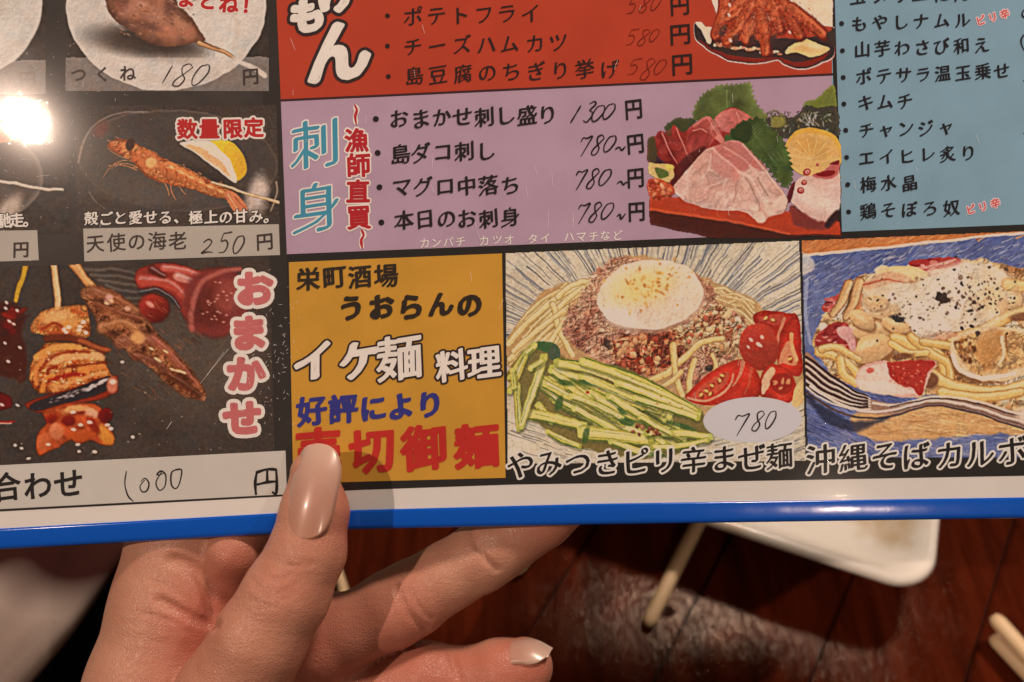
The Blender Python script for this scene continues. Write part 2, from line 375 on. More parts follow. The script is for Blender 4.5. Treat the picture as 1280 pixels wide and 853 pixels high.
class Canvas:
    """quad: print-space box x0,y0,x1,y1 ; ox,oy,sc: drawing units  d = (p-o)*sc"""
    def __init__(s, x0, y0, x1, y1, k, ox, oy, sc, base, seed=1, wa=1.0):
        s.w = int((x1 - x0) * k); s.h = int((y1 - y0) * k)
        s.px = np.linspace(x0, x1, s.w); s.py = np.linspace(y0, y1, s.h)
        s.dx = (s.px - ox) * sc; s.dy = (s.py - oy) * sc
        X, Y = np.meshgrid(s.dx, s.dy)
        X = X.astype(np.float32); Y = Y.astype(np.float32)
        # an uneven hand: the whole drawing is gently warped so that no edge is a ruled line
        s.pad = 2.6 * sc
        w1, w2 = 1.9 * sc * wa, .35 * sc * wa
        s.X = X + (vnoise(X, Y, .05 / sc, 201, 2) - .5) * 2 * w1 + (vnoise(X, Y, .3 / sc, 203, 2) - .5) * 2 * w2
        s.Y = Y + (vnoise(X, Y, .05 / sc, 205, 2) - .5) * 2 * w1 + (vnoise(X, Y, .3 / sc, 207, 2) - .5) * 2 * w2
        s.al = np.zeros((s.h, s.w), np.float32)
        s.img = np.zeros((s.h, s.w, 3), np.float32) + np.array(base, np.float32)
        s.R = np.random.RandomState(seed); s.u = sc      # one print px in drawing units
        s.step = (s.dx[-1] - s.dx[0]) / s.w
    def box(s, x0, y0, x1, y1):
        x0 -= s.pad; y0 -= s.pad; x1 += s.pad; y1 += s.pad
        i0 = max(0, int(np.searchsorted(s.dx, x0)) - 1); i1 = min(s.w, int(np.searchsorted(s.dx, x1)) + 1)
        j0 = max(0, int(np.searchsorted(s.dy, y0)) - 1); j1 = min(s.h, int(np.searchsorted(s.dy, y1)) + 1)
        return (slice(j0, j1), slice(i0, i1)) if i1 > i0 and j1 > j0 else None
    def put(s, sl, m, col):
        a = s.al[sl]; a += (1 - a) * m
        im = s.img[sl]; m = m[..., None]
        im += (np.asarray(col, np.float32) - im) * m
    def ell(s, cx, cy, rx, ry, ang, col, soft=None, op=1, nz=0, nf=.03, shade=None, seed=None):
        soft = soft or s.u
        r = max(rx, ry) + soft + nz
        sl = s.box(cx - r, cy - r, cx + r, cy + r)
        if sl is None: return
        x = s.X[sl] - cx; y = s.Y[sl] - cy
        a = math.radians(ang); c, si = math.cos(a), math.sin(a)
        u = (x * c + y * si) / rx; v = (-x * si + y * c) / ry
        q = np.sqrt(u * u + v * v) + 1e-6
        d = (q - 1) * min(rx, ry)
        if nz: d = d + nz * (vnoise(s.X[sl], s.Y[sl], nf, seed if seed is not None else 3) - .5) * 2
        m = op * sstep(soft * .6, -soft * .6, d)
        col = np.asarray(col, np.float32)
        if shade:
            lx, ly, am = shade
            k = 1 + am * ((u * c - v * si) * lx + (u * si + v * c) * ly)
            col = col * k[..., None]
        s.put(sl, m, col)
    def poly(s, pts, col, soft=None, op=1, smooth=True, nz=0, nf=.03, seed=3, fn=None):
        soft = soft or s.u
        p = catmull(pts, 6, True) if smooth else np.array(pts, float)
        e = soft + nz
        sl = s.box(p[:, 0].min() - e, p[:, 1].min() - e, p[:, 0].max() + e, p[:, 1].max() + e)
        if sl is None: return
        X = s.X[sl]; Y = s.Y[sl]
        d2 = np.full(X.shape, 1e18, np.float32); ins = np.zeros(X.shape, bool)
        n = len(p)
        for i in range(n):
            ax, ay = p[i]; bx, by = p[(i + 1) % n]
            ex, ey = bx - ax, by - ay
            L = ex * ex + ey * ey + 1e-9
            t = np.clip(((X - ax) * ex + (Y - ay) * ey) / L, 0, 1)
            d2 = np.minimum(d2, (X - ax - t * ex) ** 2 + (Y - ay - t * ey) ** 2)
            if ay != by:
                ins ^= ((ay > Y) != (by > Y)) & (X < (bx - ax) * (Y - ay) / (by - ay) + ax)
        d = np.sqrt(d2); d = np.where(ins, -d, d)
        if nz: d = d + nz * (vnoise(X, Y, nf, seed) - .5) * 2
        m = op * sstep(soft * .6, -soft * .6, d)
        c = np.asarray(col, np.float32)
        if fn: c = fn(c, X, Y, d)
        s.put(sl, m, c)
        return sl, m, d
    def line(s, pts, w0, w1, col, edge=None, hi=None, soft=None, op=1, smooth=True, hoff=-.35, hw=.35, grow=1.0):
        """a tapering stroke with darker edge colour and a lighter ridge"""
        soft = soft or s.u * .9
        p = catmull(pts, 6) if smooth and len(pts) > 2 else np.array(pts, float)
        r = max(w0, w1) / 2 + soft
        sl = s.box(p[:, 0].min() - r, p[:, 1].min() - r, p[:, 0].max() + r, p[:, 1].max() + r)
        if sl is None: return
        X = s.X[sl]; Y = s.Y[sl]
        best = np.full(X.shape, 1e9, np.float32); T = np.zeros_like(X); S = np.zeros_like(X)
        n = len(p) - 1
        for i in range(n):
            ax, ay = p[i]; ex, ey = p[i + 1] - p[i]
            L = ex * ex + ey * ey + 1e-9
            t = np.clip(((X - ax) * ex + (Y - ay) * ey) / L, 0, 1)
            qx = X - ax - t * ex; qy = Y - ay - t * ey
            d = np.sqrt(qx * qx + qy * qy)
            b = d < best
            best = np.where(b, d, best); T = np.where(b, (i + t) / n, T)
            S = np.where(b, np.sign(ex * qy - ey * qx) * d, S)
        w = (w0 + (w1 - w0) * T) / 2
        m = op * sstep(soft * .6, -soft * .6, best - w)
        c = np.zeros(X.shape + (3,), np.float32) + np.asarray(col, np.float32)
        q = S / np.maximum(w, 1e-3)
        if edge is not None:
            k = (sstep(.45, 1.0, np.abs(q)) * grow)[..., None]
            c = c + (np.asarray(edge, np.float32) - c) * k
        if hi is not None:
            k = np.exp(-((q - hoff) / hw) ** 2)[..., None] * .8
            c = c + (np.asarray(hi, np.float32) - c) * k
        s.put(sl, m, c)
    def finish(s, amt=.55, r=3):
        """the crisp, over-sharpened look of a cheap print"""
        b = s.img.copy()
        for ax in (0, 1):
            for q in range(2):
                a = np.cumsum(np.concatenate([np.repeat(b.take([0], ax), r + 1, ax), b, np.repeat(b.take([-1], ax), r, ax)], ax), ax)
                n = b.shape[ax]; b = (a.take(range(2 * r + 1, 2 * r + 1 + n), ax) - a.take(range(0, n), ax)) / (2 * r + 1)
        f = .30 / s.u; n = vnoise(s.X, s.Y, f, 301, 3); m = vnoise(s.X + s.u * .7, s.Y + s.u, f, 301, 3)
        im = s.img * (1 + .26 * (n - m))[..., None] * (1 + .13 * (vnoise(s.X, s.Y, f * .35, 305, 3) - .5))[..., None]
        hue = (vnoise(s.X, s.Y, f * .3, 309, 2) - .5)[..., None] * V(10, -2, -10)
        return np.clip(im + hue + amt * (s.img - b), 8, 250)
    def mottle(s, amt, f, seed, octs=3, mask=None):
        n = (vnoise(s.X, s.Y, f, seed, octs) - .5) * 2 * amt
        if mask is not None: n = n * mask
        s.img *= (1 + n)[..., None]
    def grains(s, pts, n, rmin, rmax, cols, dark=.5, jit=14):
        """many small lumps inside a polygon, each with a darker rim and a lit top"""
        p = catmull(pts, 6, True)
        x0, y0 = p.min(0); x1, y1 = p.max(0); k = 0; m = len(p)
        while k < n:
            x = s.R.uniform(x0, x1); y = s.R.uniform(y0, y1); c = False; j = m - 1
            for i in range(m):
                if (p[i][1] > y) != (p[j][1] > y) and x < (p[j][0] - p[i][0]) * (y - p[i][1]) / (p[j][1] - p[i][1]) + p[i][0]: c = not c
                j = i
            if not c: continue
            k += 1
            r = s.R.uniform(rmin, rmax); q = r * s.R.uniform(.6, 1); a = s.R.uniform(0, 180)
            col = np.array(cols[s.R.randint(len(cols))]) + s.R.uniform(-jit, jit)
            s.ell(x + r * .12, y + r * .22, r * 1.12, q * 1.12, a, col * dark, op=.55, soft=s.u * 1.7)
            s.ell(x, y, r, q, a, col, shade=(-.1, -.5, .25), soft=s.u * 1.7, nz=r * .5, nf=.8 / r, seed=k % 9)
            if s.R.rand() < .35: s.ell(x - r * .2, y - q * .3, r * .3, q * .25, a, col * .4 + np.array((140, 130, 115)), op=.7)
    def crumble(s, pts, cols, f, relief=1.0, soft=10, nz=8, op=1, seed=40, smooth=True):
        """a crumbly or fibrous surface: colours and relief from warped noise, lit from the upper left"""
        def fn(c, X, Y, d):
            wx = X + (vnoise(X, Y, f * .5, seed + 1, 2) - .5) * 1.6 / f; wy = Y + (vnoise(X, Y, f * .5, seed + 2, 2) - .5) * 1.6 / f
            h = np.abs(vnoise(wx, wy, f, seed, 4) - .5) * 2; e = s.u * .8
            h2 = np.abs(vnoise(wx + e, wy + e * 1.3, f, seed, 4) - .5) * 2
            t = np.clip((vnoise(X, Y, f * .45, seed + 5, 3) - .5) * 2.6 + .5, 0, .9999) * (len(cols) - 1)
            i = t.astype(int); k = (t - i)[..., None]; pal = np.array(cols, np.float32)
            c = pal[i] * (1 - k) + pal[np.minimum(i + 1, len(cols) - 1)] * k
            sh = 1 + relief * (h - h2) * 1.7 - relief * .34 * sstep(.22, .0, h)
            return c * np.clip(sh, .35, 1.6)[..., None]
        s.poly(pts, (0, 0, 0), soft=soft, nz=nz, fn=fn, op=op, smooth=smooth)
    def hatch(s, n, box, ang, length, w, cols, op=.5, jit=12, mask=None):
        for i in range(n):
            x = s.R.uniform(box[0], box[2]); y = s.R.uniform(box[1], box[3])
            if mask is not None and not mask(x, y): continue
            a = math.radians((ang(x, y) if callable(ang) else ang) + s.R.uniform(-jit, jit)); l = length * s.R.uniform(.5, 1.3)
            c = cols[s.R.randint(len(cols))]
            s.line([(x, y), (x + math.cos(a) * l * .5 + s.R.uniform(-1, 1) * l * .06, y + math.sin(a) * l * .5 + s.R.uniform(-1, 1) * l * .06), (x + math.cos(a) * l, y + math.sin(a) * l)], w * s.R.uniform(.6, 1.3), w * .5, c, op=op * s.R.uniform(.5, 1))

def V(*a): return np.array(a, np.float32)

# ---- bowl of noodles with egg, mince, cucumber sticks and tomato
def paint_noodles(k=1.3):
    c = Canvas(626, 292, 1012, 590, k, 620, 290, 2.751, (196, 180, 152), 5)
    R = c.R
    c.mottle(.06, .004, 3)
    n1 = vnoise(c.X, c.Y, .006, 8)
    c.img += (n1[..., None] - .5) * V(30, 28, 20)
    # brushed lines of the plate
    for i in range(330):
        a = R.uniform(math.pi * 1.0, math.pi * 2.02); r0 = R.uniform(230, 500); r1 = r0 + R.uniform(60, 330)
        w = R.uniform(2, 6.5)
        x0, y0 = 530 + math.cos(a) * r0 * 1.05, 470 + math.sin(a) * r0 * .9
        x1, y1 = 530 + math.cos(a) * r1 * 1.05, 470 + math.sin(a) * r1 * .9
        col = [(88, 90, 98), (70, 70, 78), (120, 116, 112), (105, 108, 125)][R.randint(4)]
        c.line([(x0, y0), ((x0 + x1) / 2 + R.uniform(-4, 4), (y0 + y1) / 2), (x1, y1)], w * .6, w, col, op=R.uniform(.35, .9))
    for i in range(150):
        y = R.uniform(620, 800); x = R.choice([R.uniform(20, 320), R.uniform(480, 1000), R.uniform(900, 1060)])
        l = R.uniform(30, 110); bow = (530 - x) * .0008 + R.uniform(-.05, .05)
        c.line([(x, y), (x + l * .5, y + l * (.5 * bow)), (x + l, y + l * bow)], 3.4, 1.6, [(95, 92, 92), (70, 70, 75), (215, 200, 175)][R.randint(3)], op=R.uniform(.4, .8))
    # noodle heap
    c.poly([(30, 400), (120, 250), (200, 185), (320, 160), (430, 90), (560, 90), (730, 160), (880, 230), (950, 300), (1050, 420), (1050, 560), (930, 600), (700, 640), (420, 560), (200, 470), (60, 480)], (178, 138, 88), soft=8, nz=8)
    for i in range(46):
        t = R.rand()
        x0 = R.uniform(30, 170); y0 = 410 - (x0 - 30) * .3 + R.uniform(-70, 90)
        x1 = x0 + R.uniform(120, 260); y1 = y0 - R.uniform(110, 230)
        if y1 < 165 or (x1 < 210 and y1 < 240 - x1 * .15): continue
        w = R.uniform(13, 24)
        c.line([(x0, y0), ((x0 + x1) / 2 + R.uniform(-12, 6), (y0 + y1) / 2 - R.uniform(0, 22)), (x1, y1)], w, w * .85,
               V(203, 172, 108) + R.uniform(-18, 12), edge=(158, 118, 66), hi=(228, 203, 145))
    for pts in ([(40, 385), (120, 300), (215, 225), (330, 175)], [(45, 440), (130, 350), (205, 270), (300, 190)], [(195, 250), (215, 330), (262, 425)], [(60, 410), (150, 330), (250, 260)], [(215, 225), (250, 190), (300, 170), (335, 180)], [(120, 470), (180, 390), (240, 300)]):
        c.line(pts, 24, 20, (212, 184, 118), edge=(164, 126, 70), hi=(232, 210, 150))
    # right hand noodles
    for i in range(34):
        x0 = R.uniform(690, 800); y0 = R.uniform(195, 300); x1 = x0 + R.uniform(60, 150); y1 = y0 + R.uniform(0, 90)
        c.line([(x0, y0), ((x0 + x1) / 2, (y0 + y1) / 2 - R.uniform(4, 24)), (x1, y1)], 13, 10, V(200, 165, 108) + R.uniform(-15, 12), edge=(160, 120, 74), hi=(222, 192, 140))
    # mince
    mp = [(235, 320), (300, 220), (335, 150), (400, 100), (450, 90), (560, 110), (720, 165), (760, 240), (860, 320), (850, 400), (760, 470), (690, 560), (600, 500), (520, 505), (450, 480), (390, 450), (290, 410)]
    MC = [(136, 78, 58), (164, 106, 82), (190, 134, 106), (204, 150, 116), (180, 116, 92), (212, 164, 126)]
    c.crumble(mp, MC, .045, 1.0, soft=14, nz=14, seed=40)
    c.grains(mp, 260, 6, 14, [(186, 126, 98), (166, 104, 76), (206, 154, 118), (180, 114, 92)], dark=.6)
    c.crumble(mp, [(124, 66, 48), (168, 106, 82), (196, 140, 108), (212, 160, 122)], .06, 1.1, soft=30, nz=30, op=.55, seed=61)
    for x, y, rx, ry in ((395, 392, 26, 16), (515, 432, 34, 20), (405, 464, 16, 10), (695, 335, 26, 20), (770, 410, 16, 22), (640, 350, 14, 9), (735, 470, 15, 12)):
        c.ell(x, y, rx, ry, R.uniform(-20, 20), (52, 40, 36), soft=5, nz=6, nf=.05, op=.9)
        c.ell(x - 4, y - 5, rx * .4, ry * .25, 0, (95, 82, 75), soft=4, op=.6)
    c.crumble([(390, 380), (520, 350), (640, 330), (660, 420), (560, 490), (440, 480)], [(96, 40, 28), (168, 72, 44), (196, 128, 82), (150, 56, 36), (206, 150, 104)], .05, 1.2, soft=20, nz=20, op=.85, seed=71)
    c.grains([(400, 380), (520, 360), (620, 350), (640, 420), (560, 480), (450, 470)], 40, 5, 12, [(196, 130, 82), (170, 70, 40), (150, 55, 35), (210, 150, 100)], dark=.5)
    c.crumble([(600, 310), (700, 250), (790, 260), (860, 340), (820, 410), (650, 410)], [(150, 84, 56), (196, 148, 96), (214, 178, 124), (166, 96, 66), (222, 190, 140)], .05, 1.0, soft=20, nz=20, op=.85, seed=81)
    c.grains([(600, 300), (760, 260), (850, 330), (820, 400), (650, 400)], 50, 5, 12, [(205, 160, 108), (185, 125, 80), (160, 75, 50), (215, 180, 130)], dark=.55)
    # single noodles lying over the mince
    for pts, w in (([(515, 520), (580, 490), (650, 430), (700, 385), (775, 368)], 26), ([(612, 392), (612, 440), (622, 505), (640, 562)], 27), ([(682, 440), (672, 490), (664, 548)], 24), ([(560, 545), (610, 505), (640, 480)], 22), ([(745, 425), (758, 460), (745, 490)], 18)):
        c.line(pts, w, w * .9, (214, 176, 104), edge=(160, 116, 66), hi=(232, 204, 140))
    # tomato wedges
    def wedge(pts, fleshpts, seeds, skin=(160, 38, 24), flesh=(186, 92, 68)):
        c.poly(pts, skin, soft=4, fn=lambda q, X, Y, d: q * (1 + .28 * (vnoise(X, Y, .012, 4) - .5) * 2)[..., None] * (np.clip(1.0 + (d + 6) * -.01, .75, 1.15))[..., None])
        if fleshpts:
            c.poly(fleshpts, flesh, soft=5, nz=3)
            for sx, sy in seeds:
                c.ell(sx + 2, sy + 2, 13, 8, R.uniform(0, 180), (150, 46, 28), soft=4)
                c.ell(sx, sy, 8, 5, R.uniform(0, 180), (216, 160, 84), soft=3)
    wedge([(885, 285), (930, 270), (1000, 280), (1035, 285), (1045, 330), (1010, 360), (960, 395), (905, 335)], [(905, 292), (985, 284), (975, 320), (930, 318)], [(925, 296), (950, 305)], flesh=(176, 62, 42))
    wedge([(985, 330), (1040, 300), (1052, 430), (1052, 490), (1010, 490), (968, 450)], [(1000, 372), (1030, 400), (1035, 455), (990, 450), (972, 450)], [(1012, 435)], flesh=(206, 126, 86))
    c.line([(990, 300), (975, 345), (965, 385)], 12, 8, (205, 130, 90), op=.8)
    c.line([(1015, 350), (1020, 400), (1035, 440)], 14, 10, (214, 160, 100), op=.8)
    c.ell(905, 395, 66, 82, -12, (164, 50, 34), soft=4, shade=(-.1, -.6, .25))
    for x, y, r in ((880, 372, 9), (908, 388, 11), (915, 362, 7), (870, 398, 6)):
        c.ell(x, y, r, r * .6, 40, (226, 190, 165), soft=4)
    wedge([(905, 520), (930, 465), (960, 455), (1010, 480), (1035, 530), (1015, 585), (950, 580), (902, 558)], [(912, 520), (940, 470), (960, 475), (945, 530), (920, 560)], [], flesh=(212, 160, 120))
    c.ell(985, 522, 40, 36, 20, (150, 36, 24), soft=6)
    for q in range(11):
        a = R.uniform(0, 6.28); c.ell(985 + math.cos(a) * 26 * R.rand(), 520 + math.sin(a) * 24 * R.rand(), 7, 4, R.uniform(0, 180), (206, 128, 80), soft=3, op=.85)
    wedge([(650, 565), (700, 515), (770, 462), (840, 440), (885, 460), (915, 520), (900, 570), (830, 590), (740, 596), (680, 590)],
          [(668, 566), (720, 520), (790, 480), (800, 500), (770, 545), (710, 575)], [(742, 528), (768, 512), (722, 545), (775, 495), (735, 555), (705, 560)], flesh=(188, 74, 48))
    c.line([(660, 572), (720, 580), (790, 545), (815, 490)], 9, 6, (206, 140, 104), op=.9)
    c.line([(850, 450), (838, 490), (812, 530)], 16, 5, (205, 140, 100), op=.75)
    c.line([(880, 470), (870, 520), (850, 560)], 12, 4, (196, 96, 66), op=.5)
    c.poly([(1030, 540), (1056, 510), (1058, 590), (1020, 600)], (212, 172, 108), soft=4)
    # egg
    c.ell(536, 226, 186, 124, -8, (150, 104, 76), soft=10, op=.7)
    c.ell(530, 216, 183, 121, -8, (226, 203, 168), soft=4, nz=5, nf=.012)
    c.ell(560, 262, 140, 62, -12, (214, 182, 158), soft=60, op=.75)
    c.ell(470, 180, 110, 60, -20, (238, 208, 156), soft=60, op=.8)
    c.ell(430, 300, 60, 30, 20, (232, 218, 192), soft=30, op=.7)
    c.ell(515, 192, 105, 52, -8, (234, 186, 108), soft=70, op=.85); c.ell(640, 235, 60, 60, 0, (218, 190, 160), soft=50, op=.6)
    for i in range(62):
        x = R.normal(530, 68); y = R.normal(185, 42)
        c.ell(x, y, R.uniform(3, 9), R.uniform(3, 6), R.uniform(0, 180), [(196, 136, 50), (176, 104, 40), (208, 156, 72)][R.randint(3)], soft=5, op=R.uniform(.45, .95), nz=2, nf=.2)
    # cucumber sticks
    def stick(x0, y0, x1, y1, w, lite=0, bend=0, side=1):
        mx, my = (x0 + x1) / 2, (y0 + y1) / 2 + bend
        c.line([(x0 + 4, y0 + 8), (mx + 4, my + 9), (x1 + 4, y1 + 8)], w * 1.1, w * 1.05, (84, 84, 44), op=.5, soft=6)
        c.line([(x0, y0), (mx, my), (x1, y1)], w, w * .82, V(204, 180, 82) + lite, edge=(124, 124, 38), hi=V(214, 200, 122) + lite * .6, hoff=-.15 * side, hw=.5, grow=.75)
        c.line([(x0, y0 + side * w * .42), (mx, my + side * w * .44), (x1, y1 + side * w * .36)], 5, 3, (66, 100, 34), op=.8)
        L = math.hypot(x1 - x0, y1 - y0); nx, ny = -(y1 - y0) / L, (x1 - x0) / L
        for q in range(7):
            o = R.uniform(-.36, .36) * w; a, b_ = R.uniform(0, .5), R.uniform(.5, 1)
            c.line([(x0 + (x1 - x0) * a + nx * o, y0 + (y1 - y0) * a + ny * o + bend * .4), (x0 + (x1 - x0) * b_ + nx * o, y0 + (y1 - y0) * b_ + ny * o + bend * .4)], R.uniform(2, 5), 2, [(228, 206, 134), (160, 156, 52), (214, 190, 100), (128, 134, 44), (236, 218, 158)][R.randint(5)], op=R.uniform(.4, .85))
        for ex, ey, dx_, dy_ in ((x0, y0, x0 - x1, y0 - y1), (x1, y1, x1 - x0, y1 - y0)):
            dl = math.hypot(dx_, dy_); ux, uy = dx_ / dl, dy_ / dl
            c.poly([(ex + ux * w * .1 - uy * w * .42, ey + uy * w * .1 + ux * w * .42), (ex + ux * w * .55 - uy * w * .2, ey + uy * w * .55 + ux * w * .2), (ex + ux * w * .35 + uy * w * .42, ey + uy * w * .35 - ux * w * .42), (ex - ux * w * .1 + uy * w * .4, ey - uy * w * .1 - ux * w * .4)], V(176, 172, 76) + R.uniform(-20, 20), smooth=False, op=.9)
    c.poly([(40, 480), (140, 380), (260, 440), (450, 470), (690, 610), (740, 700), (560, 780), (300, 740), (120, 640), (60, 560)], (118, 102, 52), soft=10, nz=8)
    c.ell(175, 395, 44, 18, 10, (62, 92, 48), soft=5, nz=4); c.ell(200, 415, 20, 26, 0, (70, 84, 60), soft=5)
    S = [(200, 470, 500, 600, 40, 0, 0, 1), (160, 520, 430, 655, 36, -6, 0, 1), (300, 500, 560, 610, 36, 4, -6, 1), (215, 448, 560, 560, 42, 6, -14, -1), (300, 448, 690, 620, 40, 0, -22, -1),
         (420, 520, 690, 632, 34, 4, -8, 1), (330, 560, 580, 680, 44, 2, 4, 1), (480, 570, 690, 640, 30, 8, 0, 1), (190, 480, 330, 570, 30, 4, 0, 1), (250, 530, 400, 640, 36, -4, 0, 1),
         (265, 565, 430, 640, 30, 22, -4, 1), (390, 565, 570, 680, 34, 4, 0, 1), (150, 600, 190, 650, 34, -4, 0, 1), (115, 628, 295, 672, 46, 6, -8, 1), (180, 690, 285, 735, 26, -6, 4, 1),
         (300, 690, 520, 716, 56, 4, 0, 1), (520, 692, 730, 706, 34, 8, -8, 1), (400, 722, 560, 765, 30, -8, 8, 1), (540, 742, 725, 716, 26, -4, 8, 1), (500, 640, 600, 690, 26, 0, 0, 1),
         (130, 390, 50, 500, 30, 0, -8, 1), (100, 430, 45, 545, 28, -12, 0, -1), (70, 530, 80, 675, 30, 0, 10, 1), (165, 430, 88, 668, 34, 14, 0, -1), (120, 470, 160, 440, 26, 6, 0, 1), (55, 480, 60, 530, 24, 4, 0, 1)]
    for i in range(76):
        t = R.rand(); x = 150 + t * 360 + R.uniform(-40, 40); y = 470 + t * 150 + R.uniform(-30, 110); L = R.uniform(110, 260); a = R.uniform(.30, .62)
        x1, y1 = x + L * math.cos(a), y + L * math.sin(a)
        if x1 > 715 or y1 > 745: continue
        stick(x, y, x1, y1, R.uniform(20, 33), R.uniform(-4, 22), R.uniform(-8, 4), 1)
    for q in S: stick(q[0], q[1], q[2], q[3], q[4] * .85, *q[5:])
    for x, y, rx, ry in ((450, 655, 30, 11), (310, 700, 12, 26), (240, 520, 36, 9), (430, 615, 22, 8), (555, 770, 40, 8), (640, 668, 50, 8), (215, 590, 12, 30), (300, 520, 40, 7)):
        c.ell(x, y, rx, ry, R.uniform(10, 35), (58, 88, 40), soft=6, op=.8, nz=3)
    c.grains([(490, 655), (560, 690), (540, 715), (470, 690)], 14, 4, 9, [(150, 90, 50), (120, 60, 40)], dark=.5)
    for i in range(26):
        c.ell(R.uniform(240, 660), R.uniform(470, 640), 3.5, 2.5, 0, (150, 92, 40), soft=2.5, op=.7)
    c.ell(318, 552, 7, 5, 0, (180, 50, 30), soft=2)
    # coloured-pencil grain over the whole print
    c.hatch(900, (20, 30, 1070, 840), lambda x, y: math.degrees(math.atan2(y - 470, x - 530)) if y < 330 else 28, 22, 2.2, [(60, 45, 35), (240, 225, 195)], op=.2, jit=25)
    c.img *= (1 + (vnoise(c.X, c.Y, .16, 21, 2) - .5) * .16)[..., None]
    return c

# ---- carbonara
def paint_carbonara(k=1.25):
    c = Canvas(996, 280, 1420, 572, k, 990, 280, 2.666, (92, 100, 140), 6)
    R = c.R
    c.img += (vnoise(c.X, c.Y, .01, 5)[..., None] - .5) * V(60, 60, 50)
    c.hatch(1500, (20, 60, 1140, 330), -28, 34, 4, [(70, 78, 132), (52, 58, 104), (140, 146, 168), (172, 170, 175), (84, 98, 160)], op=.75)
    c.hatch(420, (20, 470, 420, 770), 24, 46, 4, [(52, 60, 120), (40, 42, 74), (120, 116, 156), (150, 140, 160), (70, 80, 150)], op=.8)
    c.hatch(420, (300, 670, 1140, 780), -4, 46, 4, [(70, 78, 130), (120, 124, 156), (160, 156, 165), (84, 98, 150)], op=.7)
    c.poly([(15, 45), (1200, -10), (1200, 35), (773, 28), (400, 68), (20, 108)], (190, 112, 58), soft=4, smooth=False)
    c.hatch(260, (20, 30, 1140, 95), -32, 36, 4, [(206, 132, 66), (160, 72, 36), (222, 160, 90), (148, 80, 40)], op=.7, mask=lambda x, y: y < 105 - x * .068 and y > 52 - x * .05)
    c.line([(20, 108), (400, 70), (773, 30), (1200, 0)], 10, 8, (216, 190, 160), op=.9)
    c.poly([(18, 100), (60, 110), (75, 150), (30, 170)], (196, 186, 172), soft=10, nz=6, op=.8)
    c.line([(48, 190), (42, 300), (60, 400)], 12, 10, (150, 156, 178), op=.7)
    # heap
    heap = [(70, 400), (100, 320), (180, 210), (250, 165), (400, 145), (520, 130), (640, 120), (720, 140), (900, 170), (1140, 160), (1140, 720), (770, 690), (620, 590), (420, 560), (230, 540), (130, 500)]
    c.poly(heap, (196, 152, 102), soft=8, nz=10)
    c.crumble(heap, [(168, 112, 66), (200, 154, 102), (216, 182, 134), (190, 138, 86), (226, 200, 158)], .03, .8, soft=8, nz=10, seed=91)
    c.grains(heap, 120, 10, 26, [(206, 168, 118), (190, 140, 90), (216, 186, 140), (222, 198, 158)], dark=.72, jit=10)
    # bacon dark pieces
    for pts, col in (([(395, 125), (545, 108), (552, 150), (470, 180), (400, 148)], (158, 44, 40)), ([(100, 270), (160, 235), (165, 275), (110, 295)], (160, 50, 38)),
                     ([(78, 390), (110, 345), (170, 325), (215, 385), (205, 450), (170, 400), (100, 420)], (150, 44, 40))):
        c.poly(pts, col, soft=4, nz=6, nf=.05)
        xs = [p[0] for p in pts]; ys = [p[1] for p in pts]
        for i in range(22):
            c.ell(R.uniform(min(xs) + 10, max(xs) - 10), R.uniform(min(ys) + 8, max(ys) - 8), R.uniform(5, 16), R.uniform(3, 6), R.uniform(-40, 10), [(206, 120, 104), (120, 26, 26), (190, 76, 64), (214, 160, 140)][R.randint(4)], soft=3, op=.8)
    c.poly([(150, 350), (200, 345), (215, 400), (205, 440), (185, 400)], (206, 160, 150), soft=5, nz=5, op=.85)
    c.line([(405, 150), (470, 138), (545, 118)], 9, 6, (206, 130, 116)); c.line([(440, 165), (500, 155), (550, 150)], 14, 12, (206, 150, 130))
    # brown sliced stems
    for a, b, w in (((190, 200), (135, 300), 36), ((225, 195), (180, 310), 40)):
        c.line([a, ((a[0] + b[0]) / 2 + 6, (a[1] + b[1]) / 2), b], w, w * .7, (196, 150, 96), edge=(130, 76, 42), hi=(218, 180, 128))
    c.line([(205, 200), (185, 260), (165, 300)], 6, 4, (90, 60, 38)); c.line([(235, 240), (220, 280), (195, 315)], 12, 8, (176, 92, 50), op=.7)
    c.ell(385, 170, 76, 26, 4, (148, 92, 54), soft=5); c.ell(378, 164, 75, 24, 4, (214, 176, 118), soft=3); c.ell(376, 160, 60, 14, 4, (226, 194, 140), soft=12, op=.7)
    c.poly([(240, 195), (320, 160), (400, 185), (320, 205), (250, 220)], (200, 150, 112), soft=6, nz=5, op=.9)
    c.line([(240, 205), (310, 185), (370, 195)], 8, 5, (168, 72, 48), op=.8)
    # cream
    c.poly([(240, 240), (320, 200), (420, 190), (540, 150), (640, 135), (730, 180), (780, 250), (740, 300), (660, 350), (560, 370), (470, 385), (400, 350), (330, 300), (250, 290)], (218, 196, 166), soft=14, nz=12, nf=.02)
    c.ell(600, 210, 150, 76, 8, (224, 204, 174), soft=50); c.ell(470, 310, 110, 60, 10, (230, 212, 186), soft=40, op=.85); c.ell(330, 240, 70, 32, -10, (222, 198, 164), soft=20, op=.8)
    c.ell(610, 300, 90, 40, -20, (206, 164, 122), soft=40, op=.6); c.ell(690, 250, 60, 60, 0, (214, 178, 122), soft=40, op=.6); c.ell(560, 250, 70, 30, 0, (200, 166, 136), soft=30, op=.5)
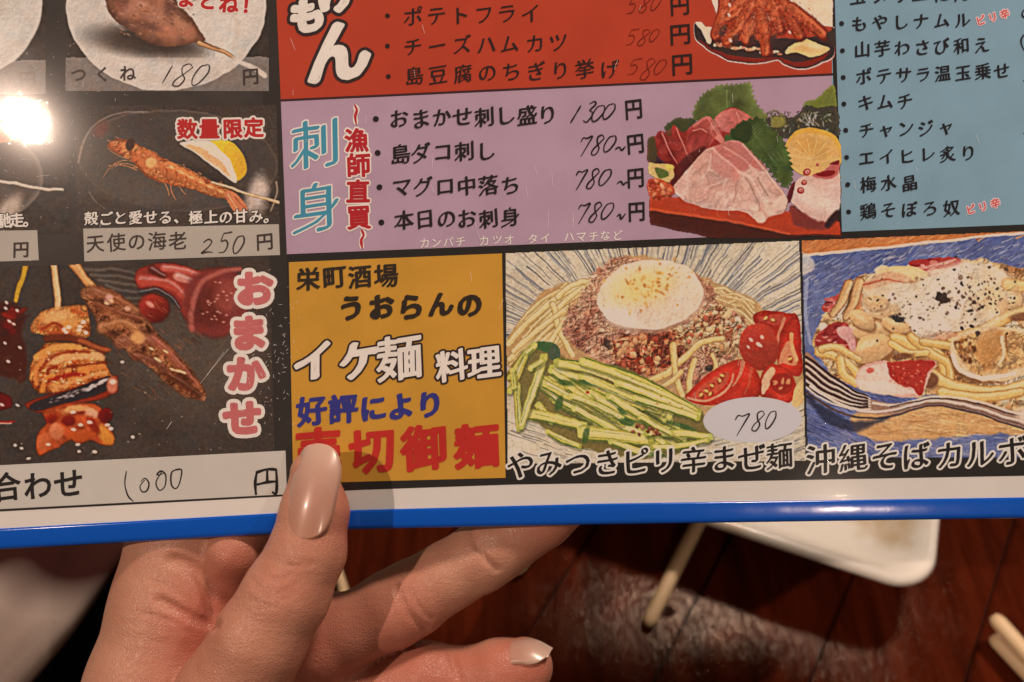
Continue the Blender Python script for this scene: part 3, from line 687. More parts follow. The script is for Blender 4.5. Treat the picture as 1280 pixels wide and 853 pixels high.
    # clams/mushroom bits
    for x, y, rx, ry, a in ((280, 355, 76, 34, -8), (270, 415, 70, 46, -25), (310, 290, 50, 28, 0), (235, 320, 44, 26, 30), (350, 340, 50, 24, 20), (280, 260, 40, 22, 0), (1000, 330, 80, 50, 10), (730, 260, 30, 50, 30)):
        c.ell(x + 4, y + 9, rx * 1.05, ry * 1.1, a, (132, 84, 46), soft=8, op=.8)
        c.ell(x, y, rx, ry, a, (206, 160, 106), soft=4, nz=4, nf=.03, shade=(-.2, -.6, .18))
        c.ell(x - rx * .2, y - ry * .35, rx * .5, ry * .25, a, (228, 196, 150), soft=12, op=.8)
    # noodles
    for pts, w in (([(90, 430), (140, 440), (190, 470), (230, 520)], 34), ([(100, 420), (150, 410), (220, 450)], 30), ([(160, 450), (170, 500), (215, 530)], 34), ([(345, 380), (420, 410), (490, 440), (510, 520)], 40), ([(400, 380), (460, 430), (520, 470), (525, 530)], 34),
                   ([(465, 500), (520, 535), (600, 555), (700, 555), (800, 530)], 44), ([(500, 560), (620, 580), (760, 560)], 40), ([(330, 400), (400, 430), (450, 430)], 26), ([(540, 390), (620, 360), (700, 320), (790, 290), (1100, 300)], 44), ([(720, 200), (800, 210), (1100, 240)], 46), ([(440, 395), (540, 410), (640, 420)], 30)):
        c.line(pts, w, w * .85, V(214, 168, 92) + R.uniform(-8, 8), edge=(172, 122, 62), hi=(234, 202, 140))
    for x, y, rx, ry in ((370, 440, 40, 12), (500, 370, 50, 9), (760, 310, 40, 14), (460, 520, 30, 26)):
        c.ell(x, y, rx, ry, -8, (104, 56, 36), soft=8, nz=4, op=.85)
    c.poly([(470, 385), (520, 362), (560, 372), (520, 386)], (196, 130, 92), soft=4)
    # sliced mushroom
    c.ell(672, 450, 146, 82, -6, (120, 74, 40), soft=8, op=.7)
    c.poly([(525, 430), (540, 385), (620, 350), (720, 345), (800, 370), (815, 440), (780, 500), (690, 525), (600, 515), (545, 480)], (216, 182, 138), soft=5, nz=5)
    c.crumble([(545, 425), (560, 385), (630, 360), (720, 355), (790, 380), (800, 440), (760, 480), (680, 500), (600, 490)], [(176, 118, 62), (206, 156, 98), (190, 136, 78), (214, 172, 118)], .025, .7, soft=14, nz=12, op=.9, seed=131)
    c.poly([(640, 360), (700, 355), (690, 450), (650, 460), (610, 430)], (186, 128, 68), soft=20, nz=8, op=.75)
    c.grains([(545, 400), (600, 390), (600, 450), (560, 450)], 20, 4, 10, [(150, 96, 54), (110, 66, 38), (214, 170, 116)], dark=.7)
    c.line([(700, 380), (705, 440), (690, 470)], 12, 8, (224, 186, 140)); c.line([(712, 370), (718, 430)], 6, 4, (140, 90, 50))
    c.line([(535, 440), (560, 490), (640, 512), (740, 500)], 16, 12, (236, 216, 184), op=.7)
    # meat cube
    c.poly([(225, 480), (300, 455), (330, 460), (470, 455), (465, 490), (415, 575), (300, 570), (220, 540)], (206, 150, 130), soft=4, nz=5)
    c.poly([(225, 490), (300, 465), (340, 480), (330, 540), (410, 560), (300, 572), (222, 540)], (224, 186, 164), soft=12, nz=8)
    c.poly([(310, 470), (340, 457), (470, 457), (450, 500), (425, 565), (400, 545), (345, 530)], (168, 44, 34), soft=5, nz=8)
    for i in range(50): c.ell(R.uniform(330, 455), R.uniform(468, 535), R.uniform(2, 5), R.uniform(1.5, 3), R.uniform(0, 180), [(216, 120, 90), (130, 26, 24), (196, 80, 60)][R.randint(3)], soft=3, op=.8)
    c.ell(262, 490, 14, 9, 0, (196, 90, 78), soft=5); c.ell(300, 540, 70, 14, 6, (236, 208, 184), soft=14, op=.8)
    # fork
    c.poly([(195, 640), (330, 620), (500, 600), (770, 640), (1140, 660), (1140, 720), (700, 700), (480, 715), (260, 715)], (196, 146, 92), soft=12, nz=8)
    c.hatch(160, (230, 620, 900, 705), 4, 60, 6, [(214, 168, 104), (170, 116, 66), (222, 184, 126)], op=.7)
    c.poly([(45, 430), (100, 480), (200, 560), (330, 600), (470, 580), (640, 605), (800, 650), (800, 690), (640, 640), (470, 606), (330, 640), (200, 620), (90, 560), (48, 530)], (150, 112, 92), soft=5)
    for k2 in range(5):
        o = k2 * 22
        c.line([(46, 445 + o), (110, 490 + o), (190, 545 + o * .7), (250, 575 + o * .4)], 10, 8, (66, 44, 40)); c.line([(46, 455 + o), (110, 500 + o), (190, 553 + o * .7), (260, 584 + o * .4)], 6, 5, (206, 176, 156))
    for pts, col, w in (([(50, 560), (150, 625), (260, 650), (350, 640), (460, 606), (600, 628), (760, 680), (1140, 800)], (84, 62, 58), 8), ([(60, 540), (160, 600), (260, 628), (340, 622), (460, 588), (600, 610), (780, 665), (1140, 780)], (212, 184, 164), 9),
                        ([(270, 600), (350, 605), (460, 575), (600, 590), (780, 640), (1140, 740)], (214, 186, 160), 8), ([(330, 612), (460, 582), (600, 598), (780, 648)], (86, 62, 58), 5), ([(340, 630), (460, 598), (600, 620), (780, 675)], (96, 72, 66), 4)):
        c.line(pts, w, w * .8, col)
    c.poly([(50, 570), (150, 635), (240, 660), (320, 650), (200, 690), (100, 650)], (34, 36, 56), soft=14, nz=8, op=.8)
    c.ell(1000, 640, 250, 60, 0, (214, 186, 164), soft=8)
    c.crumble([(240, 240), (320, 200), (420, 190), (540, 150), (640, 135), (730, 180), (780, 250), (740, 300), (660, 350), (560, 370), (470, 385), (400, 350), (330, 300), (250, 290)], [(206, 172, 130), (224, 202, 170), (232, 214, 186), (220, 196, 160)], .018, .5, soft=40, nz=20, op=.5, seed=95)
    # pepper
    for i in range(210):
        x = R.normal(600, 75) if i % 3 else R.normal(400, 120); y = (R.normal(235, 48) if i % 3 else R.normal(270, 55))
        if x < 250: continue
        r = R.uniform(1.5, 6) * (1 if R.rand() > .15 else 1.7)
        c.ell(x, y, r, r * R.uniform(.5, 1), R.uniform(0, 180), [(70, 48, 40), (45, 34, 32), (120, 84, 62)][R.randint(3)], soft=2.5, op=R.uniform(.5, 1))
    c.ell(495, 245, 22, 17, 0, (58, 46, 42), soft=5, nz=8, nf=.08); c.ell(355, 318, 24, 11, 8, (56, 50, 50), soft=4, nz=6, nf=.08); c.ell(510, 256, 24, 9, -10, (62, 46, 40), soft=5, nz=5, nf=.08)
    c.hatch(700, (20, 130, 1140, 720), 20, 20, 2.2, [(80, 50, 32), (240, 220, 190)], op=.2, jit=50)
    c.img *= (1 + (vnoise(c.X, c.Y, .16, 22, 2) - .5) * .15)[..., None]
    return c

# ---- grilled skewers on a dark plate (drawn in print pixels, bottom left)
def paint_skewers(k=1.25):
    c = Canvas(-110, 324, 366, 586, k, 0, 0, 1, (62, 50, 43), 7)
    R = c.R
    c.mottle(.16, .02, 31); c.mottle(.10, .3, 32, 2)
    c.img += np.clip(1 - ((c.X - 240) / 120) ** 2 - ((c.Y - 450) / 90) ** 2, 0, 1)[..., None] * V(24, 20, 16)
    for i in range(6):
        y = 338 + i * 7
        c.line([(105 + i * 9, y - 2), (150, y + i * 1.5), (178, y + 6)], 4, 2, (120, 104, 92), soft=3, op=.55)
    # sticks
    c.line([(32, 330), (27, 350), (20, 376)], 8, 6, (190, 150, 56), edge=(120, 88, 30)); c.line([(67, 330), (70, 358), (73, 386)], 9, 8, (212, 168, 120), edge=(150, 104, 66), hi=(226, 190, 150)); c.line([(92, 330), (103, 345), (116, 362)], 13, 11, (206, 150, 96), edge=(140, 92, 52), hi=(222, 172, 120))
    # reddish tail pieces upper right
    c.poly([(172, 340), (200, 328), (235, 334), (262, 345), (238, 370), (232, 395), (205, 365), (175, 360)], (150, 64, 56), soft=4, nz=3)
    for pts, w, col in (([(178, 350), (205, 352), (228, 368), (234, 384)], 14, (184, 84, 68)), ([(205, 334), (235, 338), (258, 348)], 9, (196, 104, 90)), ([(222, 345), (240, 352), (246, 362)], 12, (206, 140, 122)), ([(190, 336), (205, 345)], 10, (96, 44, 40)), ([(176, 365), (200, 362), (224, 385)], 7, (48, 34, 34))):
        c.line(pts, w, w * .7, col, soft=4, hi=np.array(col) * .6 + 90, op=.9)
    c.ell(192, 385, 20, 18, 35, (142, 54, 44), soft=6, shade=(-.4, -.6, .35)); c.ell(187, 380, 6, 3, 30, (214, 140, 120), soft=3)
    c.ell(270, 378, 42, 46, 20, (134, 66, 60), soft=8, nz=4); c.ell(262, 384, 24, 26, 0, (114, 58, 50), soft=14); c.ell(284, 372, 16, 20, 0, (160, 86, 76), soft=12, op=.7)
    c.line([(240, 412), (240, 380), (252, 354), (276, 340), (300, 336)], 7, 5, (168, 96, 84), soft=4)
    for i in range(26): c.ell(R.uniform(250, 300), R.uniform(350, 405), 1.6, 1, 0, (206, 150, 134), soft=1.5, op=.7)
    # liver skewer going right-down
    liv = [(103, 366), (118, 358), (140, 366), (168, 385), (178, 396), (200, 420), (228, 450), (246, 475), (257, 492), (252, 500), (222, 488), (190, 462), (160, 440), (138, 424), (124, 408), (112, 385)]
    c.poly(liv, (134, 84, 58), soft=6, nz=4, nf=.06)
    c.crumble(liv, [(96, 56, 40), (140, 88, 60), (168, 112, 76), (122, 74, 54)], .09, .8, soft=5, nz=4, op=.8, seed=101)
    for pts, w, col in (([(116, 364), (150, 376), (170, 388)], 12, (156, 98, 66)), ([(122, 380), (150, 392), (176, 398)], 9, (140, 82, 56)), ([(128, 410), (150, 404), (168, 410)], 14, (176, 116, 74)), ([(150, 430), (176, 424), (200, 432), (222, 456)], 15, (150, 92, 66)), ([(170, 445), (200, 458), (236, 486)], 12, (122, 70, 52)),
                        ([(190, 422), (220, 448), (246, 482)], 8, (158, 92, 72)), ([(205, 465), (230, 480), (250, 494)], 9, (100, 60, 44))):
        c.line(pts, w, w * .7, col, soft=6, op=.85, hi=np.array(col) + 26)
    c.ell(172, 422, 9, 8, 20, (208, 150, 96), soft=5); c.ell(136, 374, 5, 6, 0, (206, 150, 130), soft=3); c.ell(160, 386, 4, 3, 0, (206, 150, 120), soft=3)
    for x, y in ((196, 450), (199, 452), (216, 461), (222, 463), (226, 464), (230, 466), (190, 437), (208, 440), (139, 376), (133, 379)): c.ell(x, y, 3.2, 1.5, 25, (226, 180, 130), soft=1.6)
    c.hatch(130, (110, 365, 250, 495), 40, 12, 1.8, [(90, 52, 36), (180, 124, 90)], op=.4)
    # left dark red skewer
    c.poly([(-40, 380), (0, 375), (22, 382), (34, 400), (28, 420), (36, 455), (30, 478), (0, 470), (-60, 470)], (88, 46, 38), soft=6, nz=5)
    for i in range(70):
        x = R.uniform(-90, 30); y = R.uniform(382, 480)
        c.ell(x, y, R.uniform(3, 9), R.uniform(2, 5), R.uniform(-30, 30), [(128, 38, 28), (150, 50, 34), (70, 34, 32), (100, 60, 50)][R.randint(4)], soft=3, op=.7)
    c.poly([(-60, 490), (0, 492), (14, 500), (6, 512), (-50, 515)], (120, 26, 20), soft=5, nz=3); c.line([(-50, 530), (0, 529), (18, 528)], 6, 2, (150, 40, 30)); c.line([(-30, 531), (14, 530)], 2, 1.5, (214, 140, 120))
    for x, y in ((8, 378), (7, 385), (22, 388), (12, 402), (17, 405), (3, 507), (6, 430), (10, 452), (22, 507), (25, 435)): c.ell(x, y, 2.4, 1.6, 30, (226, 200, 186), soft=1.5)
    # front skewer with sauce : four pieces
    A = [(38, 412), (50, 392), (72, 385), (100, 383), (109, 388), (111, 422), (80, 421), (55, 420)]
    c.poly(A, (206, 138, 80), soft=3, nz=2, fn=lambda q, X, Y, d: q * (1 + .3 * (vnoise(X, Y, .06, 44) - .45))[..., None] * np.clip(.8 - d * .03, .7, 1.08)[..., None])
    c.crumble(A, [(150, 66, 32), (196, 116, 62), (214, 150, 88), (180, 92, 48), (226, 168, 110)], .12, .8, soft=3, nz=2, op=.6, seed=110)
    c.ell(70, 396, 22, 8, -14, (226, 172, 112), soft=8, op=.8); c.ell(88, 404, 10, 8, 0, (214, 150, 84), soft=6); c.line([(52, 412), (68, 404), (80, 412)], 4, 3, (160, 74, 40), soft=3); c.line([(90, 388), (104, 392)], 5, 3, (180, 96, 54), soft=3); c.line([(60, 416), (90, 418)], 4, 4, (176, 90, 54), soft=3)
    for x, y in ((80, 412), (83, 416), (100, 408), (104, 402), (107, 416), (99, 413), (86, 409)): c.ell(x, y, 3, 2.4, 0, (240, 206, 176), soft=1.6)
    c.line([(58, 424), (90, 424), (130, 438)], 9, 10, (120, 62, 42), soft=4); c.line([(100, 426), (128, 436), (136, 438)], 5, 4, (168, 92, 56), soft=3)
    B = [(36, 470), (38, 455), (50, 438), (62, 430), (100, 432), (122, 438), (132, 452), (139, 468), (138, 476), (100, 484), (60, 492), (45, 488), (38, 478)]
    c.poly(B, (196, 116, 62), soft=3, nz=2, fn=lambda q, X, Y, d: q * (1 + .42 * (vnoise(X, Y, .07, 45) - .48))[..., None] * np.clip(.82 - d * .02, .7, 1.08)[..., None])
    c.crumble(B, [(150, 66, 32), (196, 116, 62), (214, 150, 88), (180, 92, 48), (226, 168, 110)], .12, .8, soft=3, nz=2, op=.6, seed=120)
    for pts, w, col in (([(46, 446), (70, 436), (98, 434)], 9, (222, 156, 84)), ([(66, 450), (90, 446), (120, 444), (128, 448)], 10, (226, 166, 112)), ([(84, 458), (110, 456), (134, 454)], 3, (130, 52, 28)), ([(50, 462), (64, 448), (90, 440), (112, 440)], 4, (150, 64, 32)), ([(46, 480), (44, 462), (54, 450)], 6, (214, 136, 76)), ([(62, 478), (60, 462), (70, 458)], 5, (150, 56, 30)),
                        ([(66, 474), (86, 468), (104, 468)], 6, (160, 46, 26)), ([(70, 484), (100, 474), (134, 466)], 5, (222, 150, 92)), ([(100, 462), (130, 460)], 8, (212, 132, 70)), ([(54, 488), (58, 474), (66, 470)], 7, (220, 140, 66))):
        c.line(pts, w, w * .8, col, soft=3, op=.85)
    for i in range(30): c.ell(R.uniform(50, 132), R.uniform(440, 482), R.uniform(1, 2.4), 1, 0, (240, 196, 150), soft=1.4, op=.7)
    c.poly([(32, 508), (44, 500), (138, 470), (146, 480), (140, 494), (60, 515), (40, 514)], (146, 60, 40), soft=4, nz=3)
    c.poly([(38, 508), (60, 497), (132, 472), (136, 478), (130, 490), (60, 511), (42, 514)], (42, 32, 34), soft=3, nz=2)
    for i in range(34):
        t = R.rand(); c.ell(64 + t * 66, 502 - t * 24 + R.uniform(-3, 3), R.uniform(1, 5) * (.5 + t), 1.1, -20, (190, 170, 165), soft=1.4, op=.75 * (.3 + t))
    c.ell(140, 482, 7, 10, 10, (196, 120, 92), soft=4); c.ell(141, 478, 4, 3, 0, (230, 186, 160), soft=2)
    c.poly([(54, 514), (76, 506), (110, 502), (124, 508), (132, 526), (142, 542), (140, 556), (126, 556), (110, 550), (84, 552), (66, 560), (50, 568), (44, 556), (46, 540), (56, 528)], (178, 84, 48), soft=4, nz=3, fn=lambda q, X, Y, d: q * (1 + .5 * (vnoise(X, Y, .08, 46) - .48))[..., None])
    for x, y, rx, ry, a, col in ((132, 545, 8, 14, -40, (208, 140, 62)), (54, 553, 9, 12, 20, (196, 108, 66)), (70, 540, 9, 10, 0, (206, 124, 84)), (96, 512, 18, 5, -4, (222, 156, 100)), (114, 518, 9, 6, 20, (222, 164, 128)), (100, 546, 14, 8, 0, (186, 90, 48)), (86, 526, 8, 7, 0, (130, 40, 26)), (66, 522, 9, 5, -30, (140, 44, 28)), (101, 517, 6, 2, 0, (110, 34, 26)), (132, 520, 9, 9, 0, (120, 34, 26)), (116, 532, 5, 12, -30, (150, 54, 30))):
        c.ell(x, y, rx, ry, a, col, soft=4, nz=2, nf=.1, op=.9, shade=(-.2, -.4, .2))
    for x, y in ((92, 516), (112, 529), (92, 538), (98, 556), (138, 536), (134, 532), (101, 532), (118, 565), (60, 556)): c.ell(x, y, 3, 1.8, 0, (240, 204, 180), soft=1.5)
    for i in range(60):
        x = R.uniform(0, 350); y = R.uniform(440, 575); c.ell(x, y, R.uniform(.6, 1.5), R.uniform(.5, 1), 0, (150, 132, 118), soft=1, op=R.uniform(.2, .8))
    for x, y in ((153, 453), (167, 547), (35, 574), (27, 560), (100, 565), (19, 557)): c.ell(x, y, 2.2, 1.6, 0, (216, 200, 186), soft=1.2)
    g = c.img.mean(-1, keepdims=True); k = sstep(14, 60, c.img.max(-1) - c.img.min(-1))[..., None]
    c.img = c.img * (1 - k) + k * ((g + (c.img - g) * .98 - 95) * 1.16 + 76)      # glossier glaze: deeper darks, stronger reds
    c.img *= (1 + (vnoise(c.X, c.Y, .5, 23, 2) - .5) * .14)[..., None]
    return c

# ---- grilled shrimp on a dark oval plate (units: 4.923 per print px)
def paint_shrimp(k=1.2):
    c = Canvas(94, 132, 350, 297, k, 90, 130, 4.923, (66, 54, 47), 8)
    R = c.R
    c.mottle(.1, .012, 51); c.mottle(.14, .12, 52, 2)
    c.ell(650, 350, 618, 312, 4, (92, 76, 66), soft=6); c.ell(655, 352, 608, 303, 4, (72, 60, 53), soft=14)
    c.ell(300, 430, 330, 200, 30, (84, 72, 62), soft=200, op=.8); c.ell(560, 560, 380, 90, 0, (92, 78, 70), soft=120, op=.6)
    c.line([(40, 360), (60, 260), (110, 160), (200, 90), (300, 60), (470, 48)], 9, 6, (150, 128, 110), soft=8, op=.7); c.line([(100, 545), (140, 600), (200, 640)], 8, 4, (140, 120, 104), soft=6, op=.6)
    c.ell(180, 160, 60, 40, -45, (110, 60, 46), soft=40, op=.8)
    c.ell(1140, 560, 60, 110, 12, (206, 182, 164), soft=60, op=.9, nz=14); c.line([(1256, 480), (1258, 560), (1220, 660)], 10, 8, (190, 160, 130), soft=6, op=.6)
    c.line([(180, 600), (420, 660), (700, 640)], 60, 30, (60, 48, 42), soft=60, op=.6)
    # lemon wedge
    c.ell(870, 470, 190, 40, 32, (52, 40, 34), soft=40, op=.6)
    c.poly([(850, 225), (950, 220), (1010, 260), (1060, 330), (1076, 400), (1050, 450), (1010, 478), (960, 420), (900, 300)], (222, 164, 40), soft=5, fn=lambda q, X, Y, d: q * np.clip(1.12 - (X - 880) * .0011, .7, 1.2)[..., None])
    c.poly([(662, 245), (720, 226), (840, 226), (930, 300), (990, 380), (1016, 476), (990, 484), (900, 412), (780, 320)], (232, 202, 168), soft=4)
    c.poly([(690, 256), (770, 262), (850, 300), (930, 372), (980, 456), (900, 396), (790, 316)], (218, 164, 112), soft=8); c.line([(840, 300), (920, 350), (985, 440)], 8, 6, (240, 222, 190), soft=6, op=.8)
    # feelers, legs
    for pts, w in (([(400, 290), (340, 240), (270, 205)], 9), ([(400, 310), (320, 260), (225, 225)], 11), ([(380, 330), (300, 300), (226, 278)], 7), ([(420, 380), (330, 345), (240, 385), (190, 450)], 6), ([(410, 395), (330, 370), (225, 380)], 6), ([(420, 400), (340, 390), (260, 360)], 6), ([(400, 410), (300, 380), (240, 400)], 5), ([(430, 350), (330, 330), (240, 290)], 7), ([(600, 480), (610, 540), (640, 590)], 10), ([(560, 470), (590, 540), (600, 570)], 8), ([(650, 500), (700, 560)], 8), ([(480, 440), (520, 470)], 16)):
        c.line(pts, w, w * .5, (196, 128, 82), edge=(130, 70, 40), op=.85, soft=4)
    # body
    c.poly([(230, 240), (300, 215), (400, 250), (500, 290), (570, 340), (600, 366), (720, 400), (800, 455), (900, 500), (1000, 550), (960, 590), (850, 570), (740, 530), (640, 510), (540, 480), (450, 440), (390, 380), (330, 320), (240, 280)], (168, 86, 44), soft=6, nz=8, nf=.03,
           fn=lambda q, X, Y, d: q * (1 + .5 * (vnoise(X, Y, .02, 61) - .5))[..., None] * np.clip(.75 - d * .008, .7, 1.15)[..., None])
    c.crumble([(240, 240), (400, 255), (570, 340), (720, 400), (900, 500), (990, 550), (940, 580), (740, 525), (540, 470), (390, 370)], [(140, 60, 30), (186, 98, 52), (206, 126, 70), (166, 80, 42)], .03, .7, soft=10, nz=6, op=.7, seed=151)
    c.ell(470, 345, 90, 60, 30, (190, 104, 56), soft=20, nz=8, op=.7); c.ell(490, 360, 34, 32, 0, (222, 158, 92), soft=14); c.ell(360, 250, 26, 36, 20, (70, 44, 36), soft=8)
    for i in range(6):
        x, y = 600 + i * 62, 410 + i * 29; r = 62 - i * 6
        c.ell(x, y, r, r * .86, 30, (196 - i * 3, 104, 54), soft=8, shade=(.1, -.5, .4)); c.ell(x + 6, y - r * .35, r * .5, r * .16, 24, (232, 172, 108), soft=9, op=.85); c.line([(x - r * .5, y - r * .4), (x - r * .35, y + r * .1), (x - r * .5, y + r * .7)], 7, 5, (140, 58, 30), soft=4, op=.8)
    for i in range(70): c.ell(R.uniform(400, 1000), 0, 1, 1, 0, (0, 0, 0)); x = R.uniform(420, 980); y = 300 + (x - 420) * .46 + R.uniform(-50, 70); c.ell(x, y, R.uniform(4, 12), 4, 20, [(226, 160, 96), (120, 50, 28), (206, 120, 64)][R.randint(3)], soft=4, op=.5)
    c.poly([(940, 550), (1000, 545), (1060, 600), (1086, 650), (1030, 672), (990, 650)], (196, 112, 70), soft=5); c.line([(960, 560), (1030, 660)], 6, 4, (226, 160, 110)); c.line([(1000, 570), (1075, 650)], 6, 4, (140, 66, 40))
    c.line([(860, 485), (1000, 525), (1150, 570), (1300, 612)], 15, 20, (212, 164, 116), edge=(140, 90, 58), hi=(232, 194, 150))
    c.img *= (1 + (vnoise(c.X, c.Y, .1, 24, 2) - .5) * .14)[..., None]
    return c

# ---- meatball skewer on a white plate, top left (units 6.318 per px, origin 80,0)
def paint_meatball(k=1.2):
    c = Canvas(82, -70, 336, 114, k, 80, 0, 3.5556, (58, 48, 42), 9)
    R = c.R
    c.mottle(.14, .05, 71)
    c.ell(452, 20, 446, 385, 0, (190, 178, 164), soft=5); c.ell(452, 10, 400, 345, 0, (198, 186, 172), soft=60, op=.9); c.ell(330, -20, 250, 230, 0, (182, 168, 154), soft=120, op=.7)
    c.line([(760, 60), (775, 130), (750, 220)], 26, 16, (188, 166, 146), soft=16, op=.5)
    c.ell(360, 190, 240, 62, 8, (66, 52, 44), soft=60, op=.95); c.ell(420, 180, 170, 44, 12, (54, 42, 36), soft=40, op=.7)
    c.poly([(195, -60), (190, 20), (225, 85), (300, 140), (400, 200), (500, 205), (580, 190), (630, 180), (600, 130), (560, 70), (500, 10), (470, -60)], (128, 80, 58), soft=7, nz=6, nf=.03, fn=lambda q, X, Y, d: q * (1 + .55 * (vnoise(X, Y, .015, 72) - .48))[..., None] * np.clip(.72 - d * .008, .6, 1.15)[..., None])
    for x, y, rx, ry, a, col in ((300, 40, 50, 30, -20, (166, 108, 82)), (420, 70, 60, 34, 20, (158, 104, 78)), (530, 120, 50, 24, 40, (176, 118, 88)), (380, 120, 50, 20, 20, (100, 62, 48)), (470, 40, 30, 40, 0, (104, 64, 50)), (560, 150, 30, 30, 0, (160, 98, 70)), (260, 0, 30, 50, 0, (110, 62, 48)), (345, 20, 16, 10, 0, (196, 140, 116))):
        c.ell(x, y, rx, ry, a, col, soft=24, op=.8, nz=6)
    for i in range(90): c.ell(R.uniform(220, 580), R.uniform(-40, 170), R.uniform(4, 12), R.uniform(2, 5), 25, [(190, 136, 108), (90, 54, 42), (168, 104, 76)][R.randint(3)], soft=5, op=.5)
    c.line([(600, 190), (700, 228), (760, 262)], 26, 14, (176, 128, 84), edge=(96, 60, 38), hi=(206, 160, 116)); c.line([(610, 185), (690, 220)], 4, 3, (90, 54, 34))
    c.line([(760, 262), (830, 300), (890, 335)], 16, 26, (222, 200, 180), soft=8, op=.8)
    # pale strip for the name
    sl = (c.Y > 256 + 0 * c.X)
    c.img[sl] = c.img[sl] * .55 + V(194, 178, 164) * .45
    c.img *= (1 + (vnoise(c.X, c.Y, .14, 25, 2) - .5) * .08)[..., None]
    return c

# ---- plates cut by the left edge of the picture
def paint_side_plate(k=1.0):
    c = Canvas(-120, -70, 57, 118, k, 0, 0, 3.5556, (58, 48, 42), 10)
    c.mottle(.14, .05, 81)
    c.ell(-210, 20, 400, 340, 0, (190, 178, 164), soft=6); c.ell(-220, 10, 340, 290, 0, (200, 190, 176), soft=80, op=.8); c.ell(-60, -40, 160, 150, 0, (178, 166, 150), soft=90, op=.6)
    for i in range(40): c.ell(c.R.uniform(-400, -60), c.R.uniform(-150, 180), c.R.uniform(14, 50), c.R.uniform(8, 20), c.R.uniform(0, 60), [(170, 120, 80), (196, 150, 100), (130, 80, 52)][c.R.randint(3)], soft=10, op=.8)
    sl = c.Y > 268
    c.img[sl] = c.img[sl] * .5 + V(188, 174, 160) * .5
    c.img *= (1 + (vnoise(c.X, c.Y, .14, 26, 2) - .5) * .08)[..., None]
    return c

def paint_side_dish(k=1.0):
    c = Canvas(-120, 128, 88, 292, k, 0, 100, 3.627, (60, 49, 43), 11)
    R = c.R
    c.mottle(.16, .05, 91); c.mottle(.1, .3, 92, 2)
    c.ell(-60, 440, 254, 200, 0, (110, 94, 82), soft=7); c.ell(-62, 436, 240, 188, 0, (78, 64, 55), soft=24); c.ell(40, 580, 70, 40, -50, (190, 166, 146), soft=40, op=.9); c.ell(-40, 500, 90, 60, 0, (96, 80, 70), soft=50, op=.7)
    c.poly([(-300, 180), (0, 190), (40, 210), (45, 260), (30, 280), (-40, 285), (-300, 290)], (190, 104, 74), soft=12, nz=8)
    c.poly([(-420, 380), (-60, 420), (-40, 470), (-420, 480)], (170, 100, 62), soft=10, nz=8)
    c.line([(-200, 430), (0, 458), (130, 482), (285, 500)], 17, 12, (206, 172, 144), edge=(140, 106, 84), hi=(226, 200, 176))
    c.img *= (1 + (vnoise(c.X, c.Y, .14, 27, 2) - .5) * .12)[..., None]
    return c

